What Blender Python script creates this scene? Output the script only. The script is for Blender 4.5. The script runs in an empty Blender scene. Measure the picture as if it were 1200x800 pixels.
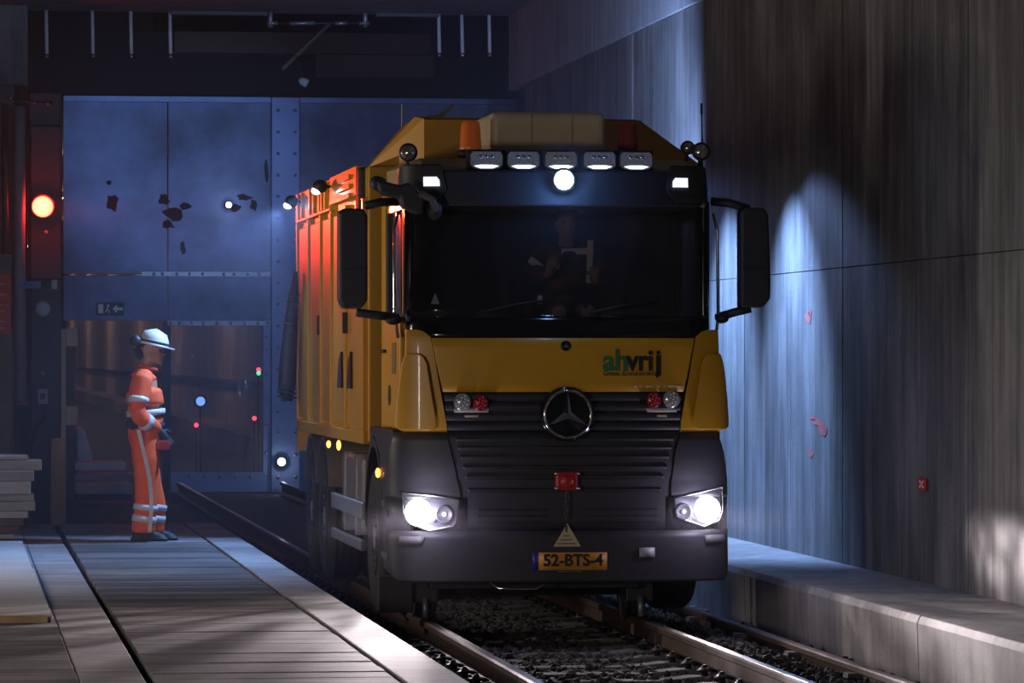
import bpy, bmesh, math, random
from mathutils import Vector, Matrix
random.seed(7)
PI = math.pi
scene = bpy.context.scene
COL = scene.collection

# ------------------------------------------------------------------ camera
FPX = 5000.0
YAW = math.atan(655 / FPX)
PIT = math.atan(18 / FPX)
CAM = Vector((0, 0, 1.82))
FWD = Vector((math.sin(YAW) * math.cos(PIT), math.cos(YAW) * math.cos(PIT), math.sin(PIT)))
RGT = Vector((math.cos(YAW), -math.sin(YAW), 0))
UPV = RGT.cross(FWD)
cd = bpy.data.cameras.new('camera'); cam = bpy.data.objects.new('camera', cd); COL.objects.link(cam)
cd.sensor_width = 36; cd.lens = FPX / 1200 * 36; cd.clip_start = 0.1; cd.clip_end = 500
cam.location = CAM
cam.rotation_euler = (PI / 2 + PIT, 0, -YAW)
scene.camera = cam

# ------------------------------------------------------------------ world, exposure
world = bpy.data.worlds.new('night'); scene.world = world; world.use_nodes = True
bg = world.node_tree.nodes['Background']
bg.inputs[0].default_value = (0.60, 0.58, 0.66, 1); bg.inputs[1].default_value = 0.032
vs = scene.view_settings
vs.view_transform = 'Standard'; vs.look = 'None'; vs.exposure = 0.0; vs.gamma = 1.0; vs.use_curve_mapping = False
scene.cycles.use_denoising = True
scene.cycles.max_bounces = 6
scene.cycles.sample_clamp_indirect = 4.0
HAZE = 0.006
E_HEAD, E_SIDE, E_REAR, E_CENTRE, E_SIGNAL, E_LUM = 950, 1080, 2600, 110, 1500, 108


def W(px, py, Y):
    """the world point on the plane y = Y seen at a pixel of the 1200x800 frame"""
    d = FWD * FPX + RGT * (px - 600) + UPV * (400 - py)
    return CAM + d * ((Y - CAM.y) / d.y)
def fx(px, Y): return W(px, 400, Y).x
def fz(py, Y, px=600): return W(px, py, Y).z
def onx(px, py, X):
    d = FWD * FPX + RGT * (px - 600) + UPV * (400 - py)
    return CAM + d * ((X - CAM.x) / d.x)

# ------------------------------------------------------------------ materials
MATS = {}
def mat(name, col, rough=.6, metal=0., amt=.25, scale=6., bump=0., emit=None, estr=0., coat=0., stretch=(1, 1, 1), dark=None, alpha=None, trans=0., spec=.5):
    if name in MATS: return MATS[name]
    m = bpy.data.materials.new(name); m.use_nodes = True
    nt = m.node_tree; b = nt.nodes['Principled BSDF']
    b.inputs['Roughness'].default_value = rough; b.inputs['Metallic'].default_value = metal
    b.inputs['Coat Weight'].default_value = coat; b.inputs['Coat Roughness'].default_value = .06
    b.inputs['Specular IOR Level'].default_value = spec
    c = (*col, 1)
    if amt > 0:
        tc = nt.nodes.new('ShaderNodeNewGeometry'); mp = nt.nodes.new('ShaderNodeMapping'); mp.inputs['Scale'].default_value = stretch
        nz = nt.nodes.new('ShaderNodeTexNoise'); nz.inputs['Scale'].default_value = scale; nz.inputs['Detail'].default_value = 6; nz.inputs['Roughness'].default_value = .65
        rp = nt.nodes.new('ShaderNodeValToRGB'); rp.color_ramp.elements[0].position = .3; rp.color_ramp.elements[1].position = .72
        d = dark or tuple(v * (1 - amt) for v in col)
        rp.color_ramp.elements[0].color = (*d, 1); rp.color_ramp.elements[1].color = (*[min(1, v * (1 + amt * .5)) for v in col], 1)
        nt.links.new(tc.outputs['Position'], mp.inputs[0]); nt.links.new(mp.outputs[0], nz.inputs[0]); nt.links.new(nz.outputs[0], rp.inputs[0])
        nt.links.new(rp.outputs[0], b.inputs['Base Color'])
        if bump:
            bp = nt.nodes.new('ShaderNodeBump'); bp.inputs['Strength'].default_value = bump; bp.inputs['Distance'].default_value = .01
            nt.links.new(nz.outputs[0], bp.inputs['Height']); nt.links.new(bp.outputs[0], b.inputs['Normal'])
    else:
        b.inputs['Base Color'].default_value = c
    if emit:
        b.inputs['Emission Color'].default_value = (*emit, 1); b.inputs['Emission Strength'].default_value = estr
    if trans: b.inputs['Transmission Weight'].default_value = trans
    if alpha is not None: b.inputs['Alpha'].default_value = alpha
    MATS[name] = m; return m

def concrete(name, col, streak=(1.2, 2.6, .22), blotch=.5, dark=.5):
    """cast concrete: vertical run-off streaks, cloudy blotches, pores"""
    m = bpy.data.materials.new(name); m.use_nodes = True; nt = m.node_tree; b = nt.nodes['Principled BSDF']
    b.inputs['Roughness'].default_value = .72; b.inputs['Specular IOR Level'].default_value = .35
    L = nt.links.new; N = nt.nodes.new
    g = N('ShaderNodeNewGeometry')
    def noise(sc, scale, detail, rough):
        mp = N('ShaderNodeMapping'); mp.inputs['Scale'].default_value = sc; n = N('ShaderNodeTexNoise')
        n.inputs['Scale'].default_value = scale; n.inputs['Detail'].default_value = detail; n.inputs['Roughness'].default_value = rough
        L(g.outputs['Position'], mp.inputs[0]); L(mp.outputs[0], n.inputs[0]); return n.outputs[0]
    def ramp(s, a, bb, lo, hi):
        r = N('ShaderNodeMapRange'); r.inputs[1].default_value = a; r.inputs[2].default_value = bb; r.inputs[3].default_value = lo; r.inputs[4].default_value = hi
        L(s, r.inputs[0]); return r.outputs[0]
    def mul(a, c):
        k = N('ShaderNodeMath'); k.operation = 'MULTIPLY'; L(a, k.inputs[0]); L(c, k.inputs[1]); return k.outputs[0]
    s1 = noise(streak, 2.2, 5, .7); s2 = noise((streak[0] * 4, streak[1] * 4, streak[2]), 3.0, 3, .6)
    bl = noise((1, .8, .55), 1.1, 7, .68); po = noise((1, 1, 1), 45, 3, .6)
    v = mul(mul(ramp(s1, .35, .62, dark, 1), ramp(s2, .36, .62, .80, 1.04)), mul(ramp(bl, .3, .7, 1 - blotch, 1.12), ramp(po, .3, .45, .7, 1)))
    mx = N('ShaderNodeMix'); mx.data_type = 'RGBA'; mx.inputs[6].default_value = (0.004, .004, .005, 1); mx.inputs[7].default_value = (*col, 1)
    L(v, mx.inputs[0]); L(mx.outputs[2], b.inputs['Base Color'])
    bp = N('ShaderNodeBump'); bp.inputs['Strength'].default_value = .25; bp.inputs['Distance'].default_value = .006
    L(po, bp.inputs['Height']); L(bp.outputs[0], b.inputs['Normal'])
    MATS[name] = m; return m

M_WALL = concrete('wall_concrete', (.30, .292, .285), blotch=.62, dark=.42)
M_WALLTOP = concrete('upper_wall_concrete', (.50, .50, .52), dark=.7, blotch=.3)
M_KERB = concrete('kerb_concrete', (.42, .40, .385), streak=(.9, .9, .7), blotch=.45, dark=.7)
M_SLAB = concrete('platform_concrete', (.39, .375, .37), streak=(.5, 3, 1), blotch=.4, dark=.55)
M_PLANK = concrete('deck_plank_grey', (.245, .235, .23), streak=(.25, 6, 1), blotch=.45, dark=.4)
M_PLANK2 = concrete('deck_plank_worn', (.185, .173, .168), streak=(.25, 6, 1), blotch=.5, dark=.35)
for _m in (M_PLANK, M_PLANK2):
    _m.node_tree.nodes['Principled BSDF'].inputs['Specular IOR Level'].default_value = .06
M_CEIL = concrete('ceiling_concrete', (.30, .30, .32), dark=.6)
M_GROUND = mat('track_bed', (.05, .048, .047), .95, amt=.5, scale=20)
M_STONE = mat('ballast_stone', (.085, .08, .08), .85, amt=.6, scale=9)
M_SLEEPER = mat('sleeper_concrete', (.17, .165, .16), .75, amt=.4, scale=9)
M_RAILSIDE = mat('rail_rust', (.10, .062, .042), .7, .3, amt=.4, scale=14, bump=.3)
M_RAILTOP = mat('rail_polished', (.55, .55, .56), .22, 1., amt=.1)
M_YEL = mat('truck_yellow', (.60, .31, .012), .40, amt=.06, scale=2, coat=.08)
M_YELB = mat('body_yellow', (.60, .30, .02), .36, amt=.10, scale=2, coat=.35)
M_ROOF = mat('roof_yellow_beige', (.42, .30, .15), .5, amt=.15)
M_CREAM = mat('cream_plastic', (.50, .40, .26), .45, amt=.12)
M_BLK = mat('black_plastic', (.020, .020, .023), .55, amt=.2, scale=12)
M_CHAR = mat('charcoal_plastic', (.026, .026, .034), .5, amt=.15, scale=12)
M_GREYP = mat('grey_plastic', (.12, .115, .12), .5, amt=.15, scale=12)
M_GLOSS = mat('gloss_black', (.008, .008, .010), .12, amt=0)
M_RUB = mat('tyre_rubber', (.022, .021, .021), .8, amt=.4, scale=15, bump=.2)
M_STEEL = mat('bright_steel', (.62, .62, .64), .3, 1., amt=.2, scale=12)
M_CHROME = mat('chrome', (.72, .72, .74), .12, 1., amt=0)
M_DSTEEL = mat('dark_steel', (.06, .06, .065), .5, .6, amt=.3, scale=10)
M_GALV = mat('galvanised_steel', (.38, .39, .41), .45, .7, amt=.25, scale=8)
M_RED = mat('red_paint', (.45, .02, .025), .4, amt=.2, scale=15)
M_REDLENS = mat('red_lens', (.22, .008, .012), .2, amt=0, coat=.8)
M_ORLENS = mat('amber_lens', (.70, .16, .02), .25, amt=0, coat=.8, emit=(1, .2, .03), estr=.04)
M_CLEAR = mat('clear_lens', (.55, .56, .60), .15, amt=0, coat=1., metal=.6)
M_PLATE = mat('plate_orange', (.62, .27, .03), .5, amt=.05)
M_BLUE = mat('plate_blue', (.02, .03, .25), .5, amt=0)
M_INK = mat('black_print', (.008, .008, .008), .6, amt=0)
M_GREEN = mat('green_print', (.02, .16, .05), .6, amt=0)
M_WHITE = mat('white_print', (.75, .74, .72), .6, amt=0)
M_BEIGE = mat('beige_sticker', (.55, .45, .28), .6, amt=.1)
M_GLASS = mat('tinted_glass', (.03, .03, .035), .03, amt=0, alpha=.30, coat=1.)
M_SGLASS = mat('dark_side_glass', (.03, .03, .035), .03, amt=0, alpha=.82, coat=1.)
M_BULK = mat('bulkhead_blue_steel', (.22, .27, .46), .45, .15, amt=.55, scale=.7, dark=(.05, .062, .12))
M_BULK2 = mat('bulkhead_post_blue', (.16, .20, .36), .4, .3, amt=.25, scale=2)
M_FILM = mat('clear_plastic_film', (.16, .20, .36), .45, amt=0, alpha=.26, coat=.1)
M_WOOD = mat('timber', (.32, .22, .13), .75, amt=.35, scale=7, stretch=(1, 1, .2))
M_WOODG = mat('grey_timber', (.30, .28, .26), .8, amt=.4, scale=8, stretch=(.2, 1, 1))
M_STACK = mat('stack_board', (.22, .21, .19), .75, amt=.35, scale=6, stretch=(.2, 1, 1))
M_WOODW = mat('pale_board', (.46, .46, .45), .7, amt=.25, scale=6, stretch=(.2, 1, 1))
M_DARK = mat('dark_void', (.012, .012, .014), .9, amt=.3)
M_BROWN = mat('brown_board', (.075, .04, .02), .8, amt=.4, scale=4)
M_HIVIS = mat('hivis_orange', (.90, .115, .015), .75, amt=.18, scale=16)
M_REFL = mat('reflective_tape', (.62, .62, .64), .45, amt=.12, scale=20)
M_SKIN = mat('skin', (.40, .21, .14), .55, amt=.08)
M_NAVY = mat('dark_fabric', (.018, .018, .025), .85, amt=.3, scale=30)
M_HELM = mat('helmet_white', (.62, .60, .57), .4, amt=.1)
M_CYAN = mat('sleeper_wet', (.2, .2, .2), .4, amt=.3)
def lamp_mat(name, col, s): return mat(name, (.8, .8, .8), .3, amt=0, emit=col, estr=s)
M_HEADL = lamp_mat('headlight_glow', (1, .97, 1.0), 40)
M_LED = lamp_mat('led_glow', (.80, .90, 1.0), 30)
M_LEDDIM = lamp_mat('led_dim_glow', (.82, .88, 1.0), 2.2)
M_LEDLENS = mat('led_lens', (.42, .43, .50), .12, amt=.75, scale=60, metal=.7, coat=1., emit=(.55, .6, .8), estr=.05)
M_REDGLOW = lamp_mat('signal_red_glow', (1, .02, .009), 45)
M_AMBER = lamp_mat('amber_marker_glow', (1, .32, .03), 5)
M_WHITEDOT = lamp_mat('white_lamp_glow', (.85, .93, 1.0), 8)
M_REDDOT = lamp_mat('red_dot_glow', (1, .05, .1), 3)
M_BLUEDOT = lamp_mat('blue_dot_glow', (.2, .4, 1), 1.5)
M_GREENDOT = lamp_mat('green_dot_glow', (.1, 1, .5), 1.5)

# ------------------------------------------------------------------ mesh builder
class MB:
    def __init__(s): s.v = []; s.f = []; s.smooth = []
    def add(s, vs, fs, sm=False):
        n = len(s.v); s.v += [tuple(v) for v in vs]; s.f += [tuple(i + n for i in f) for f in fs]; s.smooth += [sm] * len(fs); return s
    def box(s, x0, x1, y0, y1, z0, z1):
        vs = [(x, y, z) for z in (z0, z1) for y in (y0, y1) for x in (x0, x1)]
        return s.add(vs, [(0, 2, 3, 1), (4, 5, 7, 6), (0, 1, 5, 4), (2, 6, 7, 3), (0, 4, 6, 2), (1, 3, 7, 5)])
    def prism(s, pts, axis, a, b):
        """pts: polygon in the two other axes (order xyz without axis), extruded a..b"""
        n = len(pts)
        def p(q, t):
            q = list(q); q.insert('xyz'.index(axis), t); return q
        vs = [p(q, a) for q in pts] + [p(q, b) for q in pts]
        fs = [tuple(range(n))[::-1], tuple(range(n, 2 * n))] + [(i, (i + 1) % n, n + (i + 1) % n, n + i) for i in range(n)]
        return s.add(vs, fs)
    def hull(s, a, b):
        """loft between two polygons (lists of 3D points)"""
        n = len(a)
        return s.add(list(a) + list(b), [tuple(range(n))[::-1], tuple(range(n, 2 * n))] + [(i, (i + 1) % n, n + (i + 1) % n, n + i) for i in range(n)])
    def tube(s, path, r, n=8, closed=False, sx=1.):
        path = [Vector(p) for p in path]; rr = r if isinstance(r, (list, tuple)) else [r] * len(path); m = len(path)
        rings = []
        up = None
        for i, p in enumerate(path):
            if closed: t = (path[(i + 1) % m] - path[i - 1])
            else: t = (path[min(i + 1, m - 1)] - path[max(i - 1, 0)])
            t.normalize()
            if up is None: up = Vector((0, 0, 1)) if abs(t.z) < .9 else Vector((1, 0, 0))
            a = t.cross(up)
            if a.length < 1e-4: a = t.cross(Vector((1, .1, 0)))
            a.normalize(); b = a.cross(t)
            rings.append([p + (a * math.cos(2 * PI * k / n) * sx + b * math.sin(2 * PI * k / n)) * rr[i] for k in range(n)])
        vs = [q for g in rings for q in g]; fs = []
        for i in range(m if closed else m - 1):
            j = (i + 1) % m
            fs += [(i * n + k, i * n + (k + 1) % n, j * n + (k + 1) % n, j * n + k) for k in range(n)]
        if not closed: fs += [tuple(range(n))[::-1], tuple((m - 1) * n + k for k in range(n))]
        return s.add(vs, fs, True)
    def lathe(s, prof, axis_o, axis, n=24):
        """prof: list of (radius, t) along axis from origin"""
        o = Vector(axis_o); ax = Vector(axis).normalized(); u = ax.orthogonal().normalized(); w = ax.cross(u)
        vs = []; m = len(prof)
        for r, t in prof:
            vs += [o + ax * t + (u * math.cos(2 * PI * k / n) + w * math.sin(2 * PI * k / n)) * max(r, 1e-4) for k in range(n)]
        fs = [(i * n + k, i * n + (k + 1) % n, (i + 1) * n + (k + 1) % n, (i + 1) * n + k) for i in range(m - 1) for k in range(n)]
        fs += [tuple(range(n))[::-1], tuple((m - 1) * n + k for k in range(n))]
        return s.add(vs, fs, True)
    def ell(s, c, r, n=12, m=8, rot=None):
        c = Vector(c); vs = []; fs = []
        for i in range(m + 1):
            th = PI * i / m
            for k in range(n):
                q = Vector((math.sin(th) * math.cos(2 * PI * k / n) * r[0], math.sin(th) * math.sin(2 * PI * k / n) * r[1], math.cos(th) * r[2]))
                if rot: q = rot @ q
                vs.append(c + q)
        for i in range(m):
            for k in range(n): fs.append((i * n + k, i * n + (k + 1) % n, (i + 1) * n + (k + 1) % n, (i + 1) * n + k))
        return s.add(vs, fs, True)

ROOTLOC = {}
def wl(o): return ROOTLOC.get(o.name, Vector((0, 0, 0)))
def obj(name, mb, m, parent=None, bevel=0., subsurf=0, remesh=0., label=None, seg=2):
    me = bpy.data.meshes.new(name)
    xs = [v[0] for v in mb.v]; ys = [v[1] for v in mb.v]; zs = [v[2] for v in mb.v]
    o0 = Vector(((min(xs) + max(xs)) / 2, (min(ys) + max(ys)) / 2, min(zs)))
    me.from_pydata([(v[0] - o0.x, v[1] - o0.y, v[2] - o0.z) for v in mb.v], [], mb.f)
    bm = bmesh.new(); bm.from_mesh(me); bmesh.ops.recalc_face_normals(bm, faces=bm.faces)
    bm.to_mesh(me); bm.free()
    me.polygons.foreach_set('use_smooth', mb.smooth)
    me.materials.append(m)
    o = bpy.data.objects.new(name, me); COL.objects.link(o)
    o.location = o0
    ROOTLOC[o.name] = o0
    if parent is not None:
        o.parent = parent; o.matrix_parent_inverse = Matrix.Translation(-wl(parent))
    if bevel:
        b = o.modifiers.new('bevel', 'BEVEL'); b.width = bevel; b.segments = seg; b.limit_method = 'ANGLE'; b.angle_limit = .6
    if remesh:
        r = o.modifiers.new('remesh', 'REMESH'); r.mode = 'VOXEL'; r.voxel_size = remesh; r.use_smooth_shade = True
        sm = o.modifiers.new('smooth', 'SMOOTH'); sm.iterations = 5; sm.factor = .5
    if subsurf:
        q = o.modifiers.new('sub', 'SUBSURF'); q.levels = subsurf; q.render_levels = subsurf
    if label: o['label'] = label
    return o
def tag(o, label, cat, group=None, kind=None):
    o['label'] = label; o['category'] = cat
    if group: o['group'] = group
    if kind: o['kind'] = kind
    return o
def thing(name, loc, label, cat, group=None):
    o = bpy.data.objects.new(name, None); COL.objects.link(o); o.location = loc; o.empty_display_size = .2
    ROOTLOC[o.name] = Vector(loc); return tag(o, label, cat, group)
def struct(name, mb, m, label=None, cat=None, **k):
    o = obj(name, mb, m, **k); o['kind'] = 'structure'
    if label: o['label'] = label
    if cat: o['category'] = cat
    return o
def share(src, name, loc, parent=None):
    """a copy of one piece, sharing its mesh, with its base at loc"""
    o = src.copy(); COL.objects.link(o); o.name = name; o.location = loc; ROOTLOC[o.name] = Vector(loc)
    if parent is not None: o.parent = parent; o.matrix_parent_inverse = Matrix.Translation(-wl(parent))
    return o
def text(name, s, m, parent, origin, size, xdir=(1, 0, 0), zdir=(0, 0, 1), depth=.003, align='CENTER', bold=0., sx=1.):
    cu = bpy.data.curves.new(name, 'FONT'); cu.body = s; cu.size = size; cu.extrude = depth; cu.align_x = align; cu.offset = bold; cu.resolution_u = 3
    t = bpy.data.objects.new(name + '_tmp', cu); COL.objects.link(t)
    bpy.context.view_layer.update()
    dg = bpy.context.evaluated_depsgraph_get(); me = bpy.data.meshes.new_from_object(t.evaluated_get(dg))
    bpy.data.objects.remove(t)
    X = Vector(xdir).normalized(); Z = Vector(zdir).normalized(); N = X.cross(Z)
    o3 = Vector(origin)
    mb = MB(); mb.add([o3 + X * v.co.x * sx + Z * v.co.y + N * v.co.z for v in me.vertices], [tuple(p.vertices) for p in me.polygons])
    bpy.data.meshes.remove(me)
    return obj(name, mb, m, parent)
def spot(name, loc, to, energy, col, angle, blend=.5, size=.04, parent=None):
    l = bpy.data.lights.new(name, 'SPOT'); l.energy = energy; l.color = col; l.spot_size = math.radians(angle); l.spot_blend = blend; l.shadow_soft_size = size
    o = bpy.data.objects.new(name, l); COL.objects.link(o); o.location = loc
    o.rotation_euler = (Vector(to) - Vector(loc)).to_track_quat('-Z', 'Y').to_euler(); ROOTLOC[o.name] = Vector(loc)
    if parent is not None: o.parent = parent; o.matrix_parent_inverse = Matrix.Translation(-wl(parent))
    return o
def low_beam(l):
    """light distribution of a dipped headlamp: little above the cut-off, lens ripple below it"""
    l.use_nodes = True; nt = l.node_tree; em = nt.nodes['Emission']; N = nt.nodes.new; L = nt.links.new
    tc = N('ShaderNodeTexCoord'); sp_ = N('ShaderNodeSeparateXYZ'); L(tc.outputs['Normal'], sp_.inputs[0])
    mr = N('ShaderNodeMapRange'); mr.interpolation_type = 'SMOOTHSTEP'
    mr.inputs[1].default_value = .02; mr.inputs[2].default_value = -.06; mr.inputs[3].default_value = .02; mr.inputs[4].default_value = 1
    L(sp_.outputs['Y'], mr.inputs[0])
    nz = N('ShaderNodeTexNoise'); nz.inputs['Scale'].default_value = 16; nz.inputs['Detail'].default_value = 1
    L(tc.outputs['Normal'], nz.inputs[0])
    m2 = N('ShaderNodeMapRange'); m2.inputs[1].default_value = .40; m2.inputs[2].default_value = .62; m2.inputs[3].default_value = .4; m2.inputs[4].default_value = 1.7
    L(nz.outputs[0], m2.inputs[0])
    m3 = N('ShaderNodeMapRange'); m3.interpolation_type = 'SMOOTHSTEP'; m3.inputs[1].default_value = -.24; m3.inputs[2].default_value = -.10; m3.inputs[3].default_value = .10; m3.inputs[4].default_value = 1
    L(sp_.outputs['Y'], m3.inputs[0]); m4 = N('ShaderNodeMath'); m4.operation = 'MULTIPLY'; L(mr.outputs[0], m4.inputs[0]); L(m3.outputs[0], m4.inputs[1])
    mu = N('ShaderNodeMath'); mu.operation = 'MULTIPLY'; L(m4.outputs[0], mu.inputs[0]); L(m2.outputs[0], mu.inputs[1]); L(mu.outputs[0], em.inputs['Strength'])
def point(name, loc, energy, col, size=.05, parent=None):
    l = bpy.data.lights.new(name, 'POINT'); l.energy = energy; l.color = col; l.shadow_soft_size = size
    o = bpy.data.objects.new(name, l); COL.objects.link(o); o.location = loc; ROOTLOC[o.name] = Vector(loc)
    if parent is not None: o.parent = parent; o.matrix_parent_inverse = Matrix.Translation(-wl(parent))
    return o

# ================================================================== THE SETTING
ZP = 0.233           # platform top
ZB = -0.20           # ballast bed
X_EDGE, X_KERB, X_WALL = 2.50, 5.88, 6.73
Y_END = 51.4         # where the tunnel section ends
Y_BULK = 63.0

struct('floor', MB().box(-8, 14, 14, 262, ZB - .4, ZB), M_GROUND, 'dark track bed of the tunnel floor', 'floor')

# right wall: panels with recessed joints in three tiers
wr = struct('wall_right', MB().box(X_WALL + .05, X_WALL + .6, 14, Y_END, ZB, 9), M_DARK, 'tall streaked concrete tunnel wall', 'wall')
joints = [15.7 + 2.03 * i for i in range(18)]
tiers = [(ZB, 2.497, M_WALL, 0), (2.504, 5.04, M_WALL, 0)]
for i in range(len(joints) - 1):
    y0, y1 = joints[i] + .006, min(joints[i + 1] - .006, Y_END)
    if y0 > Y_END: break
    for z0, z1, m, off in tiers:
        o = obj('wall_panel', MB().box(X_WALL - random.uniform(0, .006), X_WALL + .06, y0, y1, z0, z1), m, wr)
for y0, y1 in ((15, 27), (27, 39.2), (39.2, Y_END)):
    obj('upper_wall_panel', MB().box(X_WALL - .04, X_WALL + .08, y0 + .01, y1 - .01, 5.05, 8.8), M_WALLTOP, wr)
for px, py, w, h in ((948, 372, 5, 8), (950, 366, 3, 4), (958, 494, 9, 5), (965, 503, 7, 9), (951, 531, 4, 6), (953, 490, 5, 3)):
    q = onx(px, py, X_WALL); y = q.y; z = q.z; a = w / 160 * 4.2; b = h / 160
    mbp = MB().add([(X_WALL - .009, y - a, z), (X_WALL - .009, y - a * .3, z + b), (X_WALL - .009, y + a, z + b * .4), (X_WALL - .009, y + a * .5, z - b * .7), (X_WALL - .009, y - a * .5, z - b)], [(0, 1, 2, 3, 4)])
    mbp.add([(v[0] + .004, v[1], v[2]) for v in mbp.v], [(4, 3, 2, 1, 0)])
    obj('paint_mark', mbp, mat('red_spray', (.42, .12, .10), .8, amt=.3, scale=25), wr, label='faded red spray mark on the concrete')

# right kerb: cast blocks
kb = struct('trim_1', MB().box(X_KERB + .03, X_WALL, 14, Y_END, ZB - .1, ZP - .02), M_DARK, 'low concrete walkway along the tunnel wall', 'walkway')
ky = [14.1, 19.9, 25.7, 31.5, 37.3, 43.1, 48.9, Y_END]
for a, b in zip(ky, ky[1:]):
    pr = [(X_KERB + .012, ZB), (X_KERB, ZP - .05), (X_KERB + .02, ZP - .004), (X_KERB + .06, ZP), (X_WALL, ZP + .012), (X_WALL, ZB)]
    obj('kerb_block', MB().prism(pr, 'y', a + .008, b - .008), M_KERB, kb, bevel=.006)

# ceiling slab of this section, hanging rods at its end
struct('ceiling', MB().box(-1.2, X_WALL + .6, 44, Y_END, 5.96, 6.5), M_CEIL, 'dark concrete ceiling slab', 'ceiling')
def rod(px, py0, py1, Y, lab, g='rods hanging from the ceiling edge'):
    p, q = W(px, py0, Y), W(px + 1, py1, Y)
    r = thing('hanging_rod', (q.x, q.y, q.z), lab, 'rod', g)
    obj('rod', MB().tube([p, q], .022, 8), M_WHITE, r)
    obj('rod_end', MB().lathe([(.026, 0), (.03, .02), (.026, .05)], (q.x, q.y, q.z - .01), (0, 0, 1), 8), M_STEEL, r)
for i, px in enumerate((54, 108, 153, 199)):
    rod(px, 12, 67, Y_END - .12, ['first', 'second', 'third', 'fourth'][i] + ' steel rod from the left hanging off the ceiling edge')
for i, px in enumerate((514, 541, 573)):
    rod(px, 12, 66, Y_END - .12, ['left', 'middle', 'right'][i] + ' of three steel rods hanging above the truck')
pp = thing('pipe_bracket', W(365, 27, 51.2), 'short galvanised pipe on two hangers under the ceiling edge', 'pipe')
for a, b in ((313, 325), (340, 369), (393, 407), (421, 433)):
    obj('pipe', MB().tube([W(a, 27.5, 51.2), W(b, 27, 51.2)], .024, 8), M_GALV, pp)
for px in (317, 428):
    obj('hanger', MB().tube([W(px, 10, 51.2), W(px, 32, 51.2)], .03, 8), M_GALV, pp)
obj('pipe_core', MB().tube([W(313, 27.5, 51.2), W(433, 27, 51.2)], .012, 8), M_DSTEEL, pp)
for k, (a, b) in enumerate(((200, 313), (440, 514))):
    tag(obj('ceiling_rail', MB().box(fx(a, 51.2), fx(b, 51.2), 51.15, 51.3, fz(21, 51.2), fz(15, 51.2)), M_DSTEEL), ['long', 'short'][k] + ' grey steel rail along the ceiling edge', 'rail')

# void beyond the section, bulkhead
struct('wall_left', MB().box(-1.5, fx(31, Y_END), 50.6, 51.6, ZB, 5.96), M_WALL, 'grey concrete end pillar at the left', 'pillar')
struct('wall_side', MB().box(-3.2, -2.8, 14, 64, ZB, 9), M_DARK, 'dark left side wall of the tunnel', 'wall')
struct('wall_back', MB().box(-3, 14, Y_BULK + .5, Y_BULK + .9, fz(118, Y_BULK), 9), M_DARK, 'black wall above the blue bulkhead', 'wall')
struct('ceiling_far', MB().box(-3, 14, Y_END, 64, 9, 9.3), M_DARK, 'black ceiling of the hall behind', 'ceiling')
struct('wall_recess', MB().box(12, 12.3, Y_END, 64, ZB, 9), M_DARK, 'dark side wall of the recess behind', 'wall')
bb = thing('plywood_beam', W(430, 92, 58), 'dark brown boarded beam under the black ceiling', 'beam')
obj('board', MB().box(fx(370, 58), fx(508, 58), 58, 58.3, fz(92, 58), fz(66, 58)), M_BROWN, bb)
obj('board', MB().box(fx(205, 58), fx(505, 58), 58.1, 58.4, fz(64, 58), fz(40, 58)), M_BROWN, bb)
obj('diagonal_brace', MB().tube([W(331, 81, 57.97), W(386, 28, 57.97)], .03, 8), M_WOOD, bb)
fl = thing('ceiling_spotlight', W(356, 96, 57), 'small white spotlight hanging under the brown beam', 'lamp')
c0 = W(356, 96, 57)
obj('lamp_body', MB().lathe([(.03, -.07), (.055, -.03), (.06, .05), (.05, .06)], c0, (1, -.4, -.5), 12), M_WHITE, fl)
obj('bracket', MB().tube([c0, c0 + Vector((-.1, .05, .35))], .012, 6), M_DSTEEL, fl)

YB = Y_BULK
def bx(a, b, c, d): return fx(a, YB), fx(b, YB), fz(d, YB), fz(c, YB)
bk = thing('steel_bulkhead', (fx(196, YB), YB, ZB), 'blue steel bulkhead wall with bolted seams closing the tunnel', 'bulkhead')
zb0 = fz(575, YB)
def plate(name, a, b, c, d, m, y0=0., th=.06, par=bk, bev=.006):
    x0, x1, z0, z1 = bx(a, b, c, d)
    return obj(name, MB().box(x0, x1, YB + y0, YB + y0 + th, z0, z1), m, par, bevel=bev)
plate('panel', 74, 196, 118, 322, M_BULK); plate('panel', 197, 317, 118, 322, M_BULK); plate('panel', 351, 470, 118, 575, M_BULK); plate('panel', 471, 640, 118, 575, M_BULK, .01)
plate('panel', 74, 196, 324, 376, M_BULK, .005); plate('panel', 197, 317, 324, 378, M_BULK, .005)
plate('top_rail', 74, 640, 116, 123, M_BULK2, -.05, .1)
plate('flange', 165, 317, 319, 325, M_GALV, -.06, .06); plate('flange', 196, 317, 376, 382, M_GALV, -.05, .06)
plate('flange', 180, 318, 552, 575, M_BULK2, -.02, .1); plate('flange', 308, 317, 382, 556, M_BULK2, -.03, .06)
plate('jamb', 190, 200, 378, 575, mat('dark_blue_steel', (.03, .035, .06), .5, .3, amt=.3), -.02, .1)
post = plate('post', 317, 351, 116, 576, M_BULK2, -.12, .2, bev=.015)
bolt = None
def bolts(pts, par, m=M_GALV, r=.022):
    global bolt
    for x, y, z in pts:
        if bolt is None:
            bolt = obj('bolt', MB().lathe([(.026, 0), (.026, .02), (.016, .032)], (x, y, z), (0, -1, 0), 6), m, par)
        else:
            share(bolt, 'bolt', (x, bolt.location.y if False else y - .016, z - .026), par)
bolts([(fx(px, YB), YB - .12, fz(py, YB)) for py in range(132, 570, 25) for px in (325, 345)], post)
bolts([(fx(px, YB), YB - .06, fz(322, YB)) for px in (180, 190, 207, 222, 237, 262, 274, 290, 303)], bk)
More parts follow.
